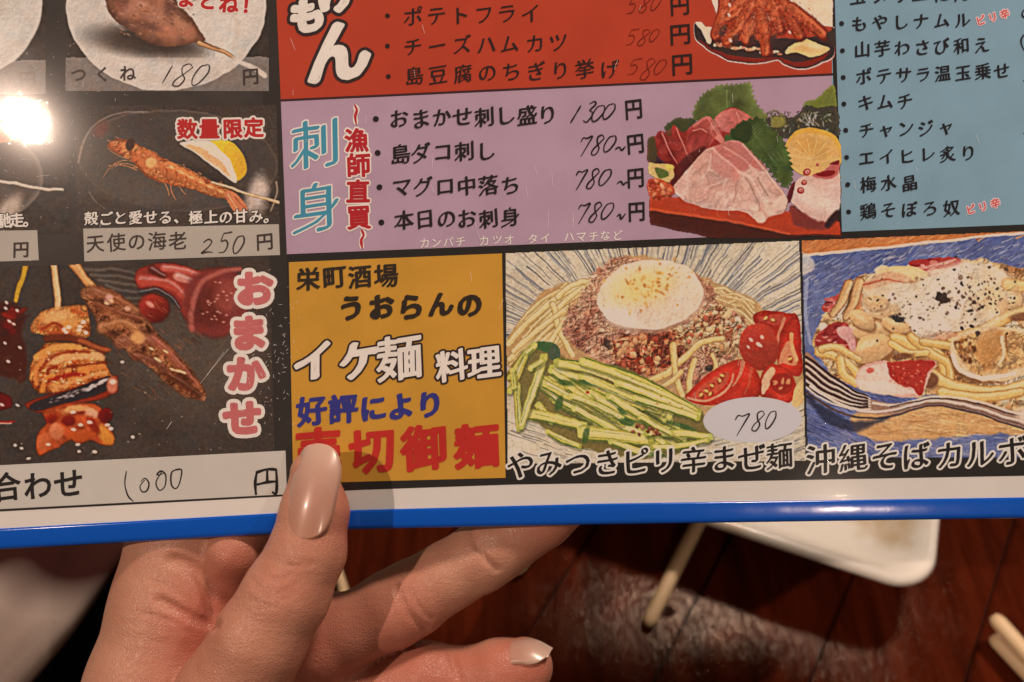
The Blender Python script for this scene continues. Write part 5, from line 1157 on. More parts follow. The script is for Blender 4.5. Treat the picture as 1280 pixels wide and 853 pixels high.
def emit(out, ch, cx, cy, size, ang, grow, sx, rise, lift, wob, ph, nib=0.0, thin=0.0):
    """append one character (print space) to out=(verts,faces); grow thickens the strokes by a rim of that many units"""
    co, fs, rim = glyph(ch, thin)
    A = NIB @ np.diag((grow + nib, grow + nib * .12)) @ NIB.T; A2 = A @ A
    c_, s_ = math.cos(ang), math.sin(ang)
    def tr(p):
        x, y = p[..., 0].copy(), p[..., 1].copy()
        # brush character: horizontals climb, edges waver
        y = y + rise * x
        x = x + wob * np.sin(y * 9 + ph) * .5 + wob * np.sin(y * 23 + ph * 2) * .3; y = y + wob * np.sin(x * 10 + ph * 3) * .5 + wob * np.sin(x * 21 + ph) * .3
        X = x * size * sx; Y = -y * size
        return np.stack([cx + X * c_ - Y * s_, cy + X * s_ + Y * c_], -1)
    q = tr(co); vs, ff = out; b0 = len(vs)
    for p in q: vs.append(place(p[0], p[1], lift))
    for f in fs: ff.append(tuple(b0 + i for i in f))
    if grow + nib > 0:
        for a, b in rim:
            d = q[b] - q[a]; l = np.linalg.norm(d)
            if l < 1e-6: continue
            nn = np.array((-d[1], d[0])) / l; sv = A2 @ nn / np.sqrt(nn @ A2 @ nn); nx, ny = sv; k = len(vs); lj = lift - _rt.rand() * 4e-6
            for p, sg in ((q[a], 1), (q[b], 1), (q[b], -1), (q[a], -1)): vs.append(place(p[0] + nx * sg, p[1] + ny * sg, lj))
            ff.append((k, k + 1, k + 2, k + 3))
        for i in {i for e in rim for i in e}:
            k = len(vs); lj = lift - _rt.rand() * 4e-6
            for ov in OCT @ A: vs.append(place(q[i][0] + ov[0], q[i][1] + ov[1], lj))
            ff.append(tuple(range(k, k + 10)))
def text(s, p0, p1, size, rgb, mat, parent=menu, grow=0.0, outline=(), sx=1.0, rise=.06, wob=.008, lift=L_ * 6.5, jit=.02, ang=None, nib=0.0, thin=0.0):
    """characters spread evenly from centre p0 to centre p1; outline = [(extra width, rgb, material name), ...] from the inside out"""
    n = len(s)
    if ang is None:
        ang = math.atan2(p1[1] - p0[1], p1[0] - p0[0]) if n > 1 and abs(p1[0] - p0[0]) > abs(p1[1] - p0[1]) else -.03
    lay_ = [(grow, rgb, mat)]; g = grow
    for e, c, m in outline: g += e; lay_.append((g, c, m))
    vs = []; ff = []; mi = []
    seq = []
    for i, ch in enumerate(s):
        t = i / (n - 1) if n > 1 else 0
        seq.append((ch, p0[0] + (p1[0] - p0[0]) * t + _rt.normal() * jit * size, p0[1] + (p1[1] - p0[1]) * t + _rt.normal() * jit * size, size * (1 + _rt.normal() * .02), ang + _rt.normal() * .02, _rt.rand() * 6))
    for k in range(len(lay_) - 1, -1, -1):
        g, c, m = lay_[k]
        for ch, x, y, z, a, ph in seq:
            if ch in ' _': continue
            emit((vs, ff), ch, x, y, z, a, g, sx, rise, lift - k * L_ * .8, wob, ph, nib, thin)
        mi += [k] * (len(ff) - len(mi))
    return mesh_obj('lettering', vs, ff, [print_mat(m, c, .05) for g, c, m in lay_], parent, midx=mi)
def pen(strokes, w, rgb, mat, parent=menu, lift=L_ * 6.5, name='handwriting', taper=.55, into=None):
    """pen strokes: ribbons with round ends"""
    vs, ff = into if into else ([], [])
    for st in strokes:
        p = catmull(st, 6) if len(st) > 2 else np.array(st, float)
        lj = lift - _rt.rand() * 4e-6; n = len(p); ph = _rt.rand() * 6
        for i in range(n):
            a = p[max(i - 1, 0)]; b = p[min(i + 1, n - 1)]; d = (b - a) / (np.linalg.norm(b - a) + 1e-9)
            t = i / (n - 1); ww = w / 2 * (1 - (1 - taper) * max(0, (abs(t - .5) - .3) / .2)) * (1 + .18 * math.sin(t * 9 + ph))
            for sg in (1, -1): vs.append(place(p[i][0] - d[1] * ww * sg, p[i][1] + d[0] * ww * sg, lj))
        b0 = len(vs) - 2 * n
        for i in range(n - 1): ff.append((b0 + 2 * i, b0 + 2 * i + 1, b0 + 2 * i + 3, b0 + 2 * i + 2))
    return None if into else mesh_obj(name, vs, ff, print_mat(mat, rgb, .05), parent)
DIG = {'0': [[(.62, .06), (.3, .14), (.06, .6), (.2, .95), (.55, .85), (.9, .4), (.82, .08), (.55, .04)]],
       '1': [[(.75, .0), (.5, .45), (.2, 1.0)]],
       '2': [[(.1, .25), (.5, .02), (.8, .2), (.5, .62), (.05, .98), (.5, .9), (1.0, .92)]],
       '3': [[(.25, .12), (.7, .0), (.85, .15), (.45, .42), (.7, .5), (.75, .72), (.4, 1.0), (.05, .9)]],
       '5': [[(.35, .05), (.2, .45), (.55, .4), (.75, .62), (.55, .95), (.1, 1.0)], [(.35, .07), (.65, .05), (1.0, .0)]],
       '7': [[(.05, .3), (.18, .1), (.5, .12), (.9, .02), (.7, .4), (.35, 1.0)]],
       '8': [[(.95, .18), (.7, .0), (.35, .12), (.45, .42), (.7, .68), (.5, .98), (.15, .95), (.2, .72), (.6, .42), (.95, .15)]]}
def number(s, boxes, slant, w, rgb, mat, parent):
    st = []
    for ch, (x, y, ww, h) in zip(s, boxes):
        for q in DIG[ch]: st.append([(x + u * ww + (.5 - v) * slant * h, y + v * h) for u, v in q])
    return pen(st, w, rgb, mat, parent)
INK = (36, 28, 26); K = 'ink_black'; WHITE = (226, 206, 190); Wn = 'ink_white'
BRN = (62, 46, 40); REDI = (176, 36, 34)

# left column
text('つくね', (98, 93), (159, 92), 21, BRN, 'ink_brown', dark, grow=.35)
number('180', [(205, 82, 9, 22), (217, 80, 22, 28), (241, 80, 20, 28)], .35, 1.6, BRN, 'ink_brown', dark)
text('円', (313.5, 96), (313.5, 96), 22, BRN, 'ink_brown', dark, grow=.4)
text('円', (34, 98), (34, 98), 22, (120, 98, 84), 'ink_faded', dark, grow=.2)
text('まとね！', (233, -1), (313, 7), 24, REDI, 'ink_red', dark, grow=1.1, outline=[(1.6, (232, 200, 184), 'ink_offwhite')])
text('数量限定', (234, 162), (318, 160.5), 25.5, REDI, 'ink_red', dark, grow=1.0, outline=[(2.4, (232, 204, 186), 'ink_offwhite')], rise=0)
text('殻ごと愛せる、極上の甘み。', (113.5, 273), (338, 270.5), 18, (224, 204, 186), 'ink_offwhite', dark, grow=.1, nib=.8, thin=.01, outline=[(1.1, (40, 32, 28), 'ink_shadow')])
text('天使の海老', (119, 304), (222, 301), 24, BRN, 'ink_brown', st1, grow=.25)
number('250', [(252, 299, 15, 18), (273, 290, 16, 26), (291, 294, 15, 24)], .12, 1.9, BRN, 'ink_brown', st1)
text('円', (331, 302), (331, 302), 23, BRN, 'ink_brown', st1, grow=.4)
text('馳走。', (5, 276), (37, 275), 18.5, (224, 204, 186), 'ink_offwhite', dark, grow=.5, outline=[(1.1, (40, 32, 28), 'ink_shadow')])
text('円', (26, 311), (26, 311), 22, BRN, 'ink_brown', st2, grow=.5)
for ch, x, y in (('お', 317, 361), ('ま', 311, 415), ('か', 307.5, 467), ('せ', 304.5, 523)):
    text(ch, (x, y), (x, y), 45, (186, 92, 86), 'ink_rose', p_skew, grow=3.0, outline=[(4.6, (228, 202, 188), 'ink_offwhite')], rise=.0, sx=1.08)
text('合わせ', (8, 609), (85, 605.5), 38, INK, K, st3, grow=.8)
pen([[(158, 589), (156, 605), (160, 620), (167, 627)], [(181, 600), (175, 608), (178, 615), (184, 613), (186, 604), (181, 598), (176, 602)], [(202, 590), (195, 603), (199, 613), (206, 608), (207, 594), (201, 589), (196, 594), (205, 592)], [(226, 587), (215, 590), (214, 605), (219, 611), (224, 605), (227, 588), (219, 587)]], 1.7, INK, K, st3)
pen([[(320, 619), (319, 604), (321, 590)], [(320, 591), (333, 587), (345, 587)], [(345, 586), (346, 602), (345, 617), (340, 615)], [(334, 588), (334, 602)], [(321, 606), (334, 603), (345, 602)]], 3.4, INK, K, st3, taper=.9)

# red panel
O4 = [(4.2, (46, 32, 30), 'ink_outline')]
CR = (228, 202, 182)
text('も', (381, 20), (381, 20), 45, CR, 'ink_cream', red, grow=2.6, outline=O4, rise=.1, nib=1.6)
text('げ', (424, -11), (424, -11), 56, CR, 'ink_cream', red, grow=2.8, outline=O4, rise=.1, nib=1.6)
text('ん', (422, 64), (422, 64), 84, CR, 'ink_cream', red, grow=2.4, nib=3.2, outline=O4, rise=.1)
DK = (44, 27, 25)
G = .25
for s, b, p0, p1 in (('ポテトフライ', (483.5, 21), (516, 20.5), (663.5, 17)), ('チーズハムカツ', (485, 58), (516, 58), (698, 54)), ('島豆腐のちぎり挙げ', (485.5, 95.6), (517, 95), (762, 86))):
    text('・', b, b, 24, DK, 'ink_dark', red, grow=.5)
    text(s, p0, p1, 25, DK, 'ink_dark', red, grow=.05, nib=.85, thin=.012, rise=.11, wob=.009)
for x, y, z in ((849, 7, 27), (850.5, 42.5, 28), (852, 81, 28)): text('円', (x, y), (x, y), z, DK, 'ink_dark', red, grow=.5)
for bx_ in ([(784, -4, 14, 21), (799, -4, 14, 20), (814, -5, 12, 19)], [(783, 36, 14, 20), (797, 37, 15, 20), (812, 36, 12, 17)], [(785, 73, 16, 20), (801, 73, 17, 27), (818, 74, 15, 20)]):
    number('580', bx_, .25, 1.0, (104, 28, 20), 'ink_maroon', red)

# purple panel
TEAL = (64, 124, 136); OW = [(2.0, (226, 208, 206), 'ink_halo')]
text('刺', (394, 183), (394, 183), 66, TEAL, 'ink_teal', pur, grow=.0, nib=2.1, thin=.014, outline=OW, rise=.12, wob=.014)
text('身', (395, 260), (395, 260), 66, TEAL, 'ink_teal', pur, grow=.0, nib=2.1, thin=.014, outline=OW, rise=.12, wob=.014)
text('漁師直買', (446, 176), (449, 271), 30.5, (168, 32, 36), 'ink_crimson', pur, grow=1.1, outline=[(1.9, (226, 196, 196), 'ink_halo2')], rise=.02)
for q in ([(443, 131), (446, 138), (444, 146), (445.5, 156)], [(451.5, 287), (454.5, 294), (451.5, 301), (453, 311)]):
    pen([q], 6.5, (226, 196, 196), 'ink_halo2', pur, lift=L_ * 5.7); pen([q], 3.2, (168, 32, 36), 'ink_crimson', pur)
for s, b, p0, p1 in (('おまかせ刺し盛り', (470, 149), (499, 149.5), (685, 143)), ('島ダコ刺し', (472, 191), (500, 192), (607, 188.5)), ('マグロ中落ち', (475, 234), (502, 234.5), (638, 231)), ('本日のお刺身', (476, 278), (504.5, 275.5), (637, 271.5))):
    text('・', b, b, 28, INK, K, pur, grow=.8)
    text(s, p0, p1, 26, INK, K, pur, grow=.12, nib=1.15, thin=.012, rise=.11, wob=.009)
text('カンパチ カツオ タイ ハマチなど', (530.5, 304.5), (772, 294), 13.5, (228, 206, 206), 'ink_pale', pur, grow=.15)
for x, y in ((792, 137), (793, 179.5), (794.5, 222), (796, 264)): text('円', (x, y), (x, y), 27, INK, K, pur, grow=.6, sx=.86)
number('1300', [(713, 132, 14, 22), (731, 127, 13, 26), (740, 131, 16, 22), (754, 129, 15, 21)], .25, 1.9, INK, K, pur)
def price(x, y, sq): 
    number('780', [(x, y + 1, 15, 26), (x + 16, y, 14, 25), (x + 31, y, 15, 22)], .25, 1.9, INK, K, pur); pen([sq], 2.2, INK, K, pur)
price(724, 169, [(769, 187), (774, 184), (777, 188), (782, 183)])
price(718, 211, [(771, 230), (776, 227), (779, 231), (783, 228), (787, 231)])
price(721, 253, [(771, 271), (775, 268), (776, 274), (782, 267)])

# pale blue panel
for s, b, p0, p1 in (('もやしナムル', (1051.6, 30.5), (1074.5, 29.5), (1202, 24.5)), ('山芋わさび和え', (1053, 63.5), (1078, 62), (1227, 56)), ('ポテサラ温玉乗せ', (1054.3, 97), (1080, 96), (1253, 89)), ('キムチ', (1055.4, 130), (1082, 129.5), (1131, 126.5)),
                     ('チャンジャ', (1056.6, 163.5), (1082, 163), (1183, 159)), ('エイヒレ炙り', (1057.8, 197.5), (1083, 197.5), (1210, 191.5)), ('梅水晶', (1059, 231.5), (1084.5, 231), (1136.5, 228)), ('鶏そぼろ奴', (1060.2, 265), (1085, 264), (1188.5, 260))):
    text('・', b, b, 24, (34, 28, 30), 'ink_cool', blue, grow=.6)
    text(s, p0, p1, 21, (34, 28, 30), 'ink_cool', blue, grow=.1, nib=1.0, thin=.012, rise=.12, wob=.009)
text('玉ヌリ皿にん', (1073, -4), (1202, -9), 21.5, (34, 28, 30), 'ink_cool', blue, grow=.42, rise=.1)
for p0, p1 in (((1226, 26), (1256, 18)), ((1213.5, 262.5), (1244, 254))):
    text('ピリ辛', p0, p1, 12.2, (196, 66, 54), 'ink_coral', blue, grow=.3, outline=[(1.1, (218, 176, 168), 'ink_halo3')], rise=.1)
pen([[(1285, 10), (1279, 14), (1278, 20), (1284, 24)], [(1284, 40), (1277, 48), (1277, 56), (1281, 64)], [(1283, 100), (1279, 101)], [(1284, 165), (1279, 167)]], 2.0, (44, 38, 38), 'ink_cool', blue)

# orange panel
text('栄町酒場', (384, 348.5), (483, 345), 30, (46, 34, 26), 'ink_umber', orange, grow=.3, nib=.9, wob=.009)
text('うおらんの', (439, 385), (588, 381), 33, (46, 34, 26), 'ink_umber', orange, grow=.9, nib=1.6, wob=.009)
OB = [(2.6, (40, 28, 24), 'ink_outline')]
text('イケ', (393, 452), (449, 451), 50, (226, 206, 190), 'ink_cream', orange, grow=1.0, nib=3.0, outline=OB, rise=.16, wob=.01)
text('麺', (500, 449.5), (500, 449.5), 56, (226, 206, 190), 'ink_cream', orange, grow=.5, nib=1.2, outline=OB, rise=.1, wob=.01)
text('料理', (563.5, 455.5), (605, 453.5), 42, (226, 206, 190), 'ink_cream', orange, grow=.4, nib=1.2, outline=OB, rise=.1, wob=.01)
text('好評', (389, 513.5), (429, 511.5), 37, (50, 46, 104), 'ink_navy', orange, grow=.9, nib=1.0, wob=.01)
text('により', (466, 510), (536, 506), 35, (50, 46, 104), 'ink_navy', orange, grow=.9, nib=1.4, wob=.01)
text('売切御麺', (400, 566), (597, 559), 58, (178, 40, 32), 'ink_scarlet', orange, grow=1.9, nib=.9, rise=.05, wob=.01)

# captions over the lower pictures
CO = [(2.6, (216, 196, 180), 'ink_halo4')]
text('やみつきピリ辛まぜ麺', (651, 581.5), (975, 571), 35, (34, 26, 24), K, p_noodle, grow=.1, nib=1.3, thin=.010, outline=CO, rise=.10, wob=.01)
text('沖縄そばカルボ', (1026, 574), (1266, 565), 37, (34, 26, 24), K, p_carb, grow=.15, nib=1.35, thin=.010, outline=CO, rise=.10, wob=.01)
number('780', [(917, 517, 19, 28), (940, 514, 15, 25), (957, 513, 13, 24)], .2, 1.8, (50, 34, 32), 'ink_pen', stk)

# ---- clear film over everything, with wear
def build_film():
    xs = frange(X0, X1, 96); vs = []; fs = []; nr = 60
    for x in xs:
        for r in range(nr + 1): t = r / nr; vs.append(place(x, Y0 * (1 - t) + (Y_BT(x) - .5) * t, 2.4e-4))
    k = nr + 1
    for i in range(len(xs) - 1):
        for r in range(nr): a = i * k + r; fs.append((a, a + 1, a + k + 1, a + k))
    m = bpy.data.materials.new('clear_film'); m.use_nodes = True; nt = m.node_tree; nt.nodes.clear(); N = nt.nodes.new; L = nt.links.new
    out = N('ShaderNodeOutputMaterial'); mix = N('ShaderNodeMixShader'); tr = N('ShaderNodeBsdfTransparent'); gl = N('ShaderNodeBsdfGlossy')
    fr = N('ShaderNodeFresnel')
    # a thin film, not a block of glass: the same small reflectance from both of its sides
    ge = N('ShaderNodeNewGeometry'); io = N('ShaderNodeMath'); io.operation = 'MULTIPLY_ADD'; io.inputs[1].default_value = 1 / 1.5 - 1.5; io.inputs[2].default_value = 1.5
    L(ge.outputs['Backfacing'], io.inputs[0]); L(io.outputs[0], fr.inputs['IOR'])
    tc = N('ShaderNodeTexCoord')
    n = N('ShaderNodeTexNoise'); n.inputs['Scale'].default_value = 130; n.inputs['Detail'].default_value = 6; n.inputs['Roughness'].default_value = .7
    L(tc.outputs['Object'], n.inputs['Vector'])
    n2 = N('ShaderNodeTexNoise'); n2.inputs['Scale'].default_value = 22; n2.inputs['Detail'].default_value = 2; L(tc.outputs['Object'], n2.inputs['Vector'])
    ad = N('ShaderNodeMath'); ad.operation = 'MULTIPLY_ADD'; L(n2.outputs['Fac'], ad.inputs[0]); ad.inputs[1].default_value = 3.0; L(n.outputs['Fac'], ad.inputs[2])
    # fine scratches: two stretched noises at different angles
    prev = ad.outputs[0]
    for rz, sc in ((.6, (900, 26, 26)), (-.9, (26, 800, 26))):
        mp = N('ShaderNodeMapping'); mp.inputs['Rotation'].default_value = (0, 0, rz); mp.inputs['Scale'].default_value = sc; L(tc.outputs['Object'], mp.inputs['Vector'])
        s = N('ShaderNodeTexNoise'); s.inputs['Scale'].default_value = 1; s.inputs['Detail'].default_value = 3; L(mp.outputs[0], s.inputs['Vector'])
        mr = N('ShaderNodeMapRange'); mr.inputs['From Min'].default_value = .66; mr.inputs['From Max'].default_value = .74; mr.inputs['To Max'].default_value = .5; L(s.outputs['Fac'], mr.inputs['Value'])
        a2 = N('ShaderNodeMath'); L(prev, a2.inputs[0]); L(mr.outputs[0], a2.inputs[1]); prev = a2.outputs[0]
    bp = N('ShaderNodeBump'); bp.inputs['Strength'].default_value = .13; bp.inputs['Distance'].default_value = .0002; L(prev, bp.inputs['Height'])
    g2 = N('ShaderNodeBsdfGlossy'); g2.inputs['Roughness'].default_value = .13; g2.inputs['Color'].default_value = (.7, .7, .7, 1); gm = N('ShaderNodeMixShader'); gm.inputs['Fac'].default_value = .16
    L(bp.outputs[0], gl.inputs['Normal']); L(gl.outputs[0], gm.inputs[1]); L(g2.outputs[0], gm.inputs[2]); gl.inputs['Roughness'].default_value = .024; gl.inputs['Color'].default_value = (.7, .7, .7, 1); gl.distribution = 'BECKMANN'
    L(fr.outputs[0], mix.inputs['Fac']); L(tr.outputs[0], mix.inputs[1]); L(gm.outputs[0], mix.inputs[2]); L(mix.outputs[0], out.inputs['Surface'])
    # visible scratches and nicks in the film
    st = []
    R = np.random.RandomState(12)
    for i in range(170):                              # round the glare: short nicks lying round it
        a = R.uniform(-1.5, 2.2); r = abs(R.normal(55, 45)) + 22; x, y = 30 + math.cos(a) * r, 150 + math.sin(a) * r * 1.1
        t = a + math.pi / 2 + R.normal() * .7; l = R.exponential(1.6) + .5
        st.append([(x, y), (x + math.cos(t) * l, y + math.sin(t) * l)])
    for i in range(90):
        x, y = R.normal(340, 16), R.normal(440, 45); t = R.uniform(0, 6.28); l = R.uniform(1, 5); st.append([(x, y), (x + math.cos(t) * l, y + math.sin(t) * l)])
    for i in range(40):
        x, y = R.uniform(360, 1280), R.uniform(0, 560); t = 1.5 + R.normal() * .25; l = R.uniform(3, 14); st.append([(x, y), (x + math.cos(t) * l, y + math.sin(t) * l)])
    for q in ([(363, 48), (369, 63)], [(541, 196), (540, 212)], [(658, 234), (660, 248)], [(690, 217), (691, 232)], [(686, 264), (685, 287)], [(597, 288), (601, 302)], [(258, 470), (280, 440)], [(250, 480), (286, 436)], [(208, 537), (214, 528)], [(36, 170), (42, 164)], [(80, 172), (92, 150)], [(26, 200), (42, 199)], [(45, 221), (62, 219)], [(208, 537), (215, 527)], [(588, 340), (590, 352)], [(260, 652), (268, 658)]): st.append(q)
    nf = len(fs)
    pen(st, .9, None, None, None, lift=2.7e-4, taper=.3, into=(vs, fs))
    return mesh_obj('clear_film', vs, fs, [m, print_mat('film_scratch', (230, 205, 185))], menu, smooth=True, midx=[0] * nf + [1] * (len(fs) - nf))
build_film()
# ---------------------------------------------------------------- the hand
# One continuous skin grown from tapering bones (a smooth distance field, meshed with surface nets).
# Bones: (px, py, mm in front of the sheet, radius in print units)
def cm(px, py, z): d = 200.0 - z; return np.array(((px - 640) * d / F, (426.5 - py) * d / F, z), np.float32)
def bone(l): return [(cm(x, y, z), r * (200.0 - z) / F) for x, y, z, r in l]
THUMB = bone([(392, 592, 6.6, 29), (393, 640, 8, 42), (384, 690, 9.5, 47.5), (358, 743, 11, 54), (325, 800, 11.5, 58), (288, 870, 9, 68), (250, 960, 2, 84), (215, 1080, -8, 98)])
MASS = bone([(248, 620, -17.5, 76), (246, 650, -17, 77), (228, 760, -12.5, 84), (206, 860, -9, 93), (190, 1000, -9, 108), (185, 1150, -10, 112), (150, 1500, -16, 98)])
BULGE = bone([(338, 640, -13, 30), (296, 690, -5.5, 36), (292, 735, -8, 28)])
PALM = bone([(330, 850, -17, 70), (300, 950, -18, 95), (240, 1100, -16, 112)])
WEB = bone([(405, 775, -11, 36), (425, 850, -13, 44)])
INDEX = bone([(330, 835, -12, 52), (400, 808, -9.5, 47), (440, 787, -9.6, 45), (490, 762, -10.2, 48), (515, 748, -10.6, 47), (560, 720, -10.8, 42.5), (600, 697, -10.8, 43), (620, 684, -10.8, 42.5), (680, 648, -10.3, 36), (730, 612, -9.2, 29)])
MIDDLE = bone([(330, 905, -15, 58), (430, 880, -13.5, 50), (500, 857, -13, 47), (530, 852, -13, 48), (585, 852, -12.4, 41), (625, 843, -11.5, 43), (655, 834, -10.8, 36)])
RING = bone([(330, 980, -19, 56), (430, 960, -18, 50), (530, 940, -17.5, 47), (630, 925, -16, 37)])
LITTLE = bone([(320, 1060, -20, 52), (430, 1040, -20, 42), (520, 1020, -19.5, 38), (590, 1008, -19, 31)])
def smin(a, b, k): h = np.clip(.5 + .5 * (b - a) / k, 0, 1); return b * (1 - h) + a * h - k * h * (1 - h)
def chain(P, bl, k, lim=None):
    d = None
    for (a, ra), (b, rb) in zip(bl, bl[1:]):
        e = b - a; L = float(e @ e)
        t = np.clip(((P - a) @ e) / L, 0, 1)
        q = np.linalg.norm(P - a - t[..., None] * e, axis=-1) - (ra + (rb - ra) * t)
        d = q if d is None else smin(d, q, k)
    return d
CREASE = []
def field(P, creases=True):
    body = smin(chain(P, MASS, 3), chain(P, PALM, 4), 5.0)
    body = smin(body, chain(P, WEB, 2), 3.0)
    body = smin(body, chain(P, BULGE, 1.5), 1.7)
    f = smin(chain(P, INDEX, 1.2), chain(P, MIDDLE, 1.2), .5); f = smin(f, chain(P, RING, 1.2), .5); f = smin(f, chain(P, LITTLE, 1.2), .5)
    h = smin(body, f, 2.0)
    h = smin(h, chain(P, THUMB, 1.5), 1.3)
    if creases:
        for pts, r, dep in CREASE:
            for a, b in zip(pts, pts[1:]):
                e = b - a; L = float(e @ e) + 1e-9
                near = (np.abs(P - (a + b) / 2) < (np.sqrt(L) / 2 + 4)).all(-1)
                if not near.any(): continue
                Q = P[near]; t = np.clip(((Q - a) @ e) / L, 0, 1); dd = np.linalg.norm(Q - a - t[:, None] * e, axis=-1)
                h[near] += dep * np.exp(-(dd / r) ** 2)
    return h
def surf(px, py, z0=24, z1=-30):
    """front surface depth (mm) met by the sight line through a print point"""
    zs = np.linspace(z0, z1, 220); P = np.array([cm(px, py, z) for z in zs]); d = field(P, False)
    i = np.argmax(d < 0)
    return cm(px, py, zs[i]) if d[i] < 0 else None
def crease(pts, r, dep):
    c = [surf(*p) for p in catmull(pts, 4)]; c = [q for q in c if q is not None]
    if len(c) > 1: CREASE.append((c, r, dep))
crease([(198, 750), (215, 759), (240, 772), (262, 781), (272, 782)], .75, 1.5)
crease([(212, 700), (235, 706), (252, 722), (262, 745), (266, 772)], 1.1, 1.0)
crease([(190, 726), (210, 733), (228, 746)], .5, .18)
crease([(176, 766), (196, 771), (214, 777), (236, 790)], .5, .16)
crease([(588, 660), (597, 682), (608, 700), (622, 712)], .55, .8)
crease([(497, 735), (505, 757), (520, 778), (534, 788)], .8, .45); crease([(512, 735), (522, 757), (540, 775)], .6, .3)
crease([(563, 815), (568, 832), (575, 850)], .8, .5)
for q in ([(312, 722), (330, 737), (352, 741), (374, 727)], [(316, 734), (336, 746), (356, 748), (372, 738)], [(322, 712), (345, 726), (366, 718)], [(310, 746), (332, 757), (352, 756)], [(340, 700), (366, 708), (396, 704)]):
    crease(q, .45, .14)
for i in range(13):                                   # fine parallel wrinkles of the ball of the hand
    y = 770 + i * 11 + random.uniform(-3, 3); x = 165 - i * 2.2 + random.uniform(-8, 8)
    crease([(x, y), (x + 32, y + random.uniform(0, 7)), (x + 62 + random.uniform(0, 26), y + random.uniform(6, 16))], .45, .07)

def surface_nets(lo, hi, h):
    n = np.ceil((hi - lo) / h).astype(int) + 1
    ax = [lo[i] + np.arange(n[i]) * h for i in range(3)]
    Fd = np.empty(n, np.float32)
    for i in range(0, n[0], 24):
        G = np.stack(np.meshgrid(ax[0][i:i + 24], ax[1], ax[2], indexing='ij'), -1).astype(np.float32)
        Fd[i:i + 24] = field(G.reshape(-1, 3)).reshape(G.shape[:3])
    s = Fd < 0
    m = tuple(k - 1 for k in n)
    acc = np.zeros(m + (3,), np.float32); cnt = np.zeros(m, np.float32)
    off = [(a, b, c) for a in (0, 1) for b in (0, 1) for c in (0, 1)]
    sl = lambda o: tuple(slice(o[i], o[i] + m[i]) for i in range(3))
    for o in off:
        for axn in range(3):
            if o[axn]: continue
            p = list(o); p[axn] = 1
            A = Fd[sl(o)]; B = Fd[sl(p)]; cr = (A < 0) != (B < 0)
            t = np.where(cr, A / np.where(cr, A - B, 1), 0)
            for k in range(3): acc[..., k] += np.where(cr, o[k] + (t if k == axn else 0), 0)
            cnt += cr
    act = cnt > 0; vid = -np.ones(m, int); vid[act] = np.arange(act.sum())
    ii = np.argwhere(act)
    V_ = lo + (ii + acc[act] / cnt[act][:, None]) * h
    faces = []
    for axn in range(3):
        u, v = [(1, 2), (2, 0), (0, 1)][axn]
        A = s; B = np.roll(s, -1, axn); e = A != B
        idx = np.argwhere(e); ok = (idx[:, u] > 0) & (idx[:, v] > 0) & (idx[:, axn] < m[axn]) & (idx[:, u] < m[u]) & (idx[:, v] < m[v])
        idx = idx[ok]; flip = s[tuple(idx.T)]
        def g(du, dv):
            q = idx.copy(); q[:, u] -= du; q[:, v] -= dv; return vid[tuple(q.T)]
        q = np.stack([g(1, 1), g(0, 1), g(0, 0), g(1, 0)], -1); q[~flip] = q[~flip][:, ::-1]
        faces.append(q)
    return V_, np.concatenate(faces)
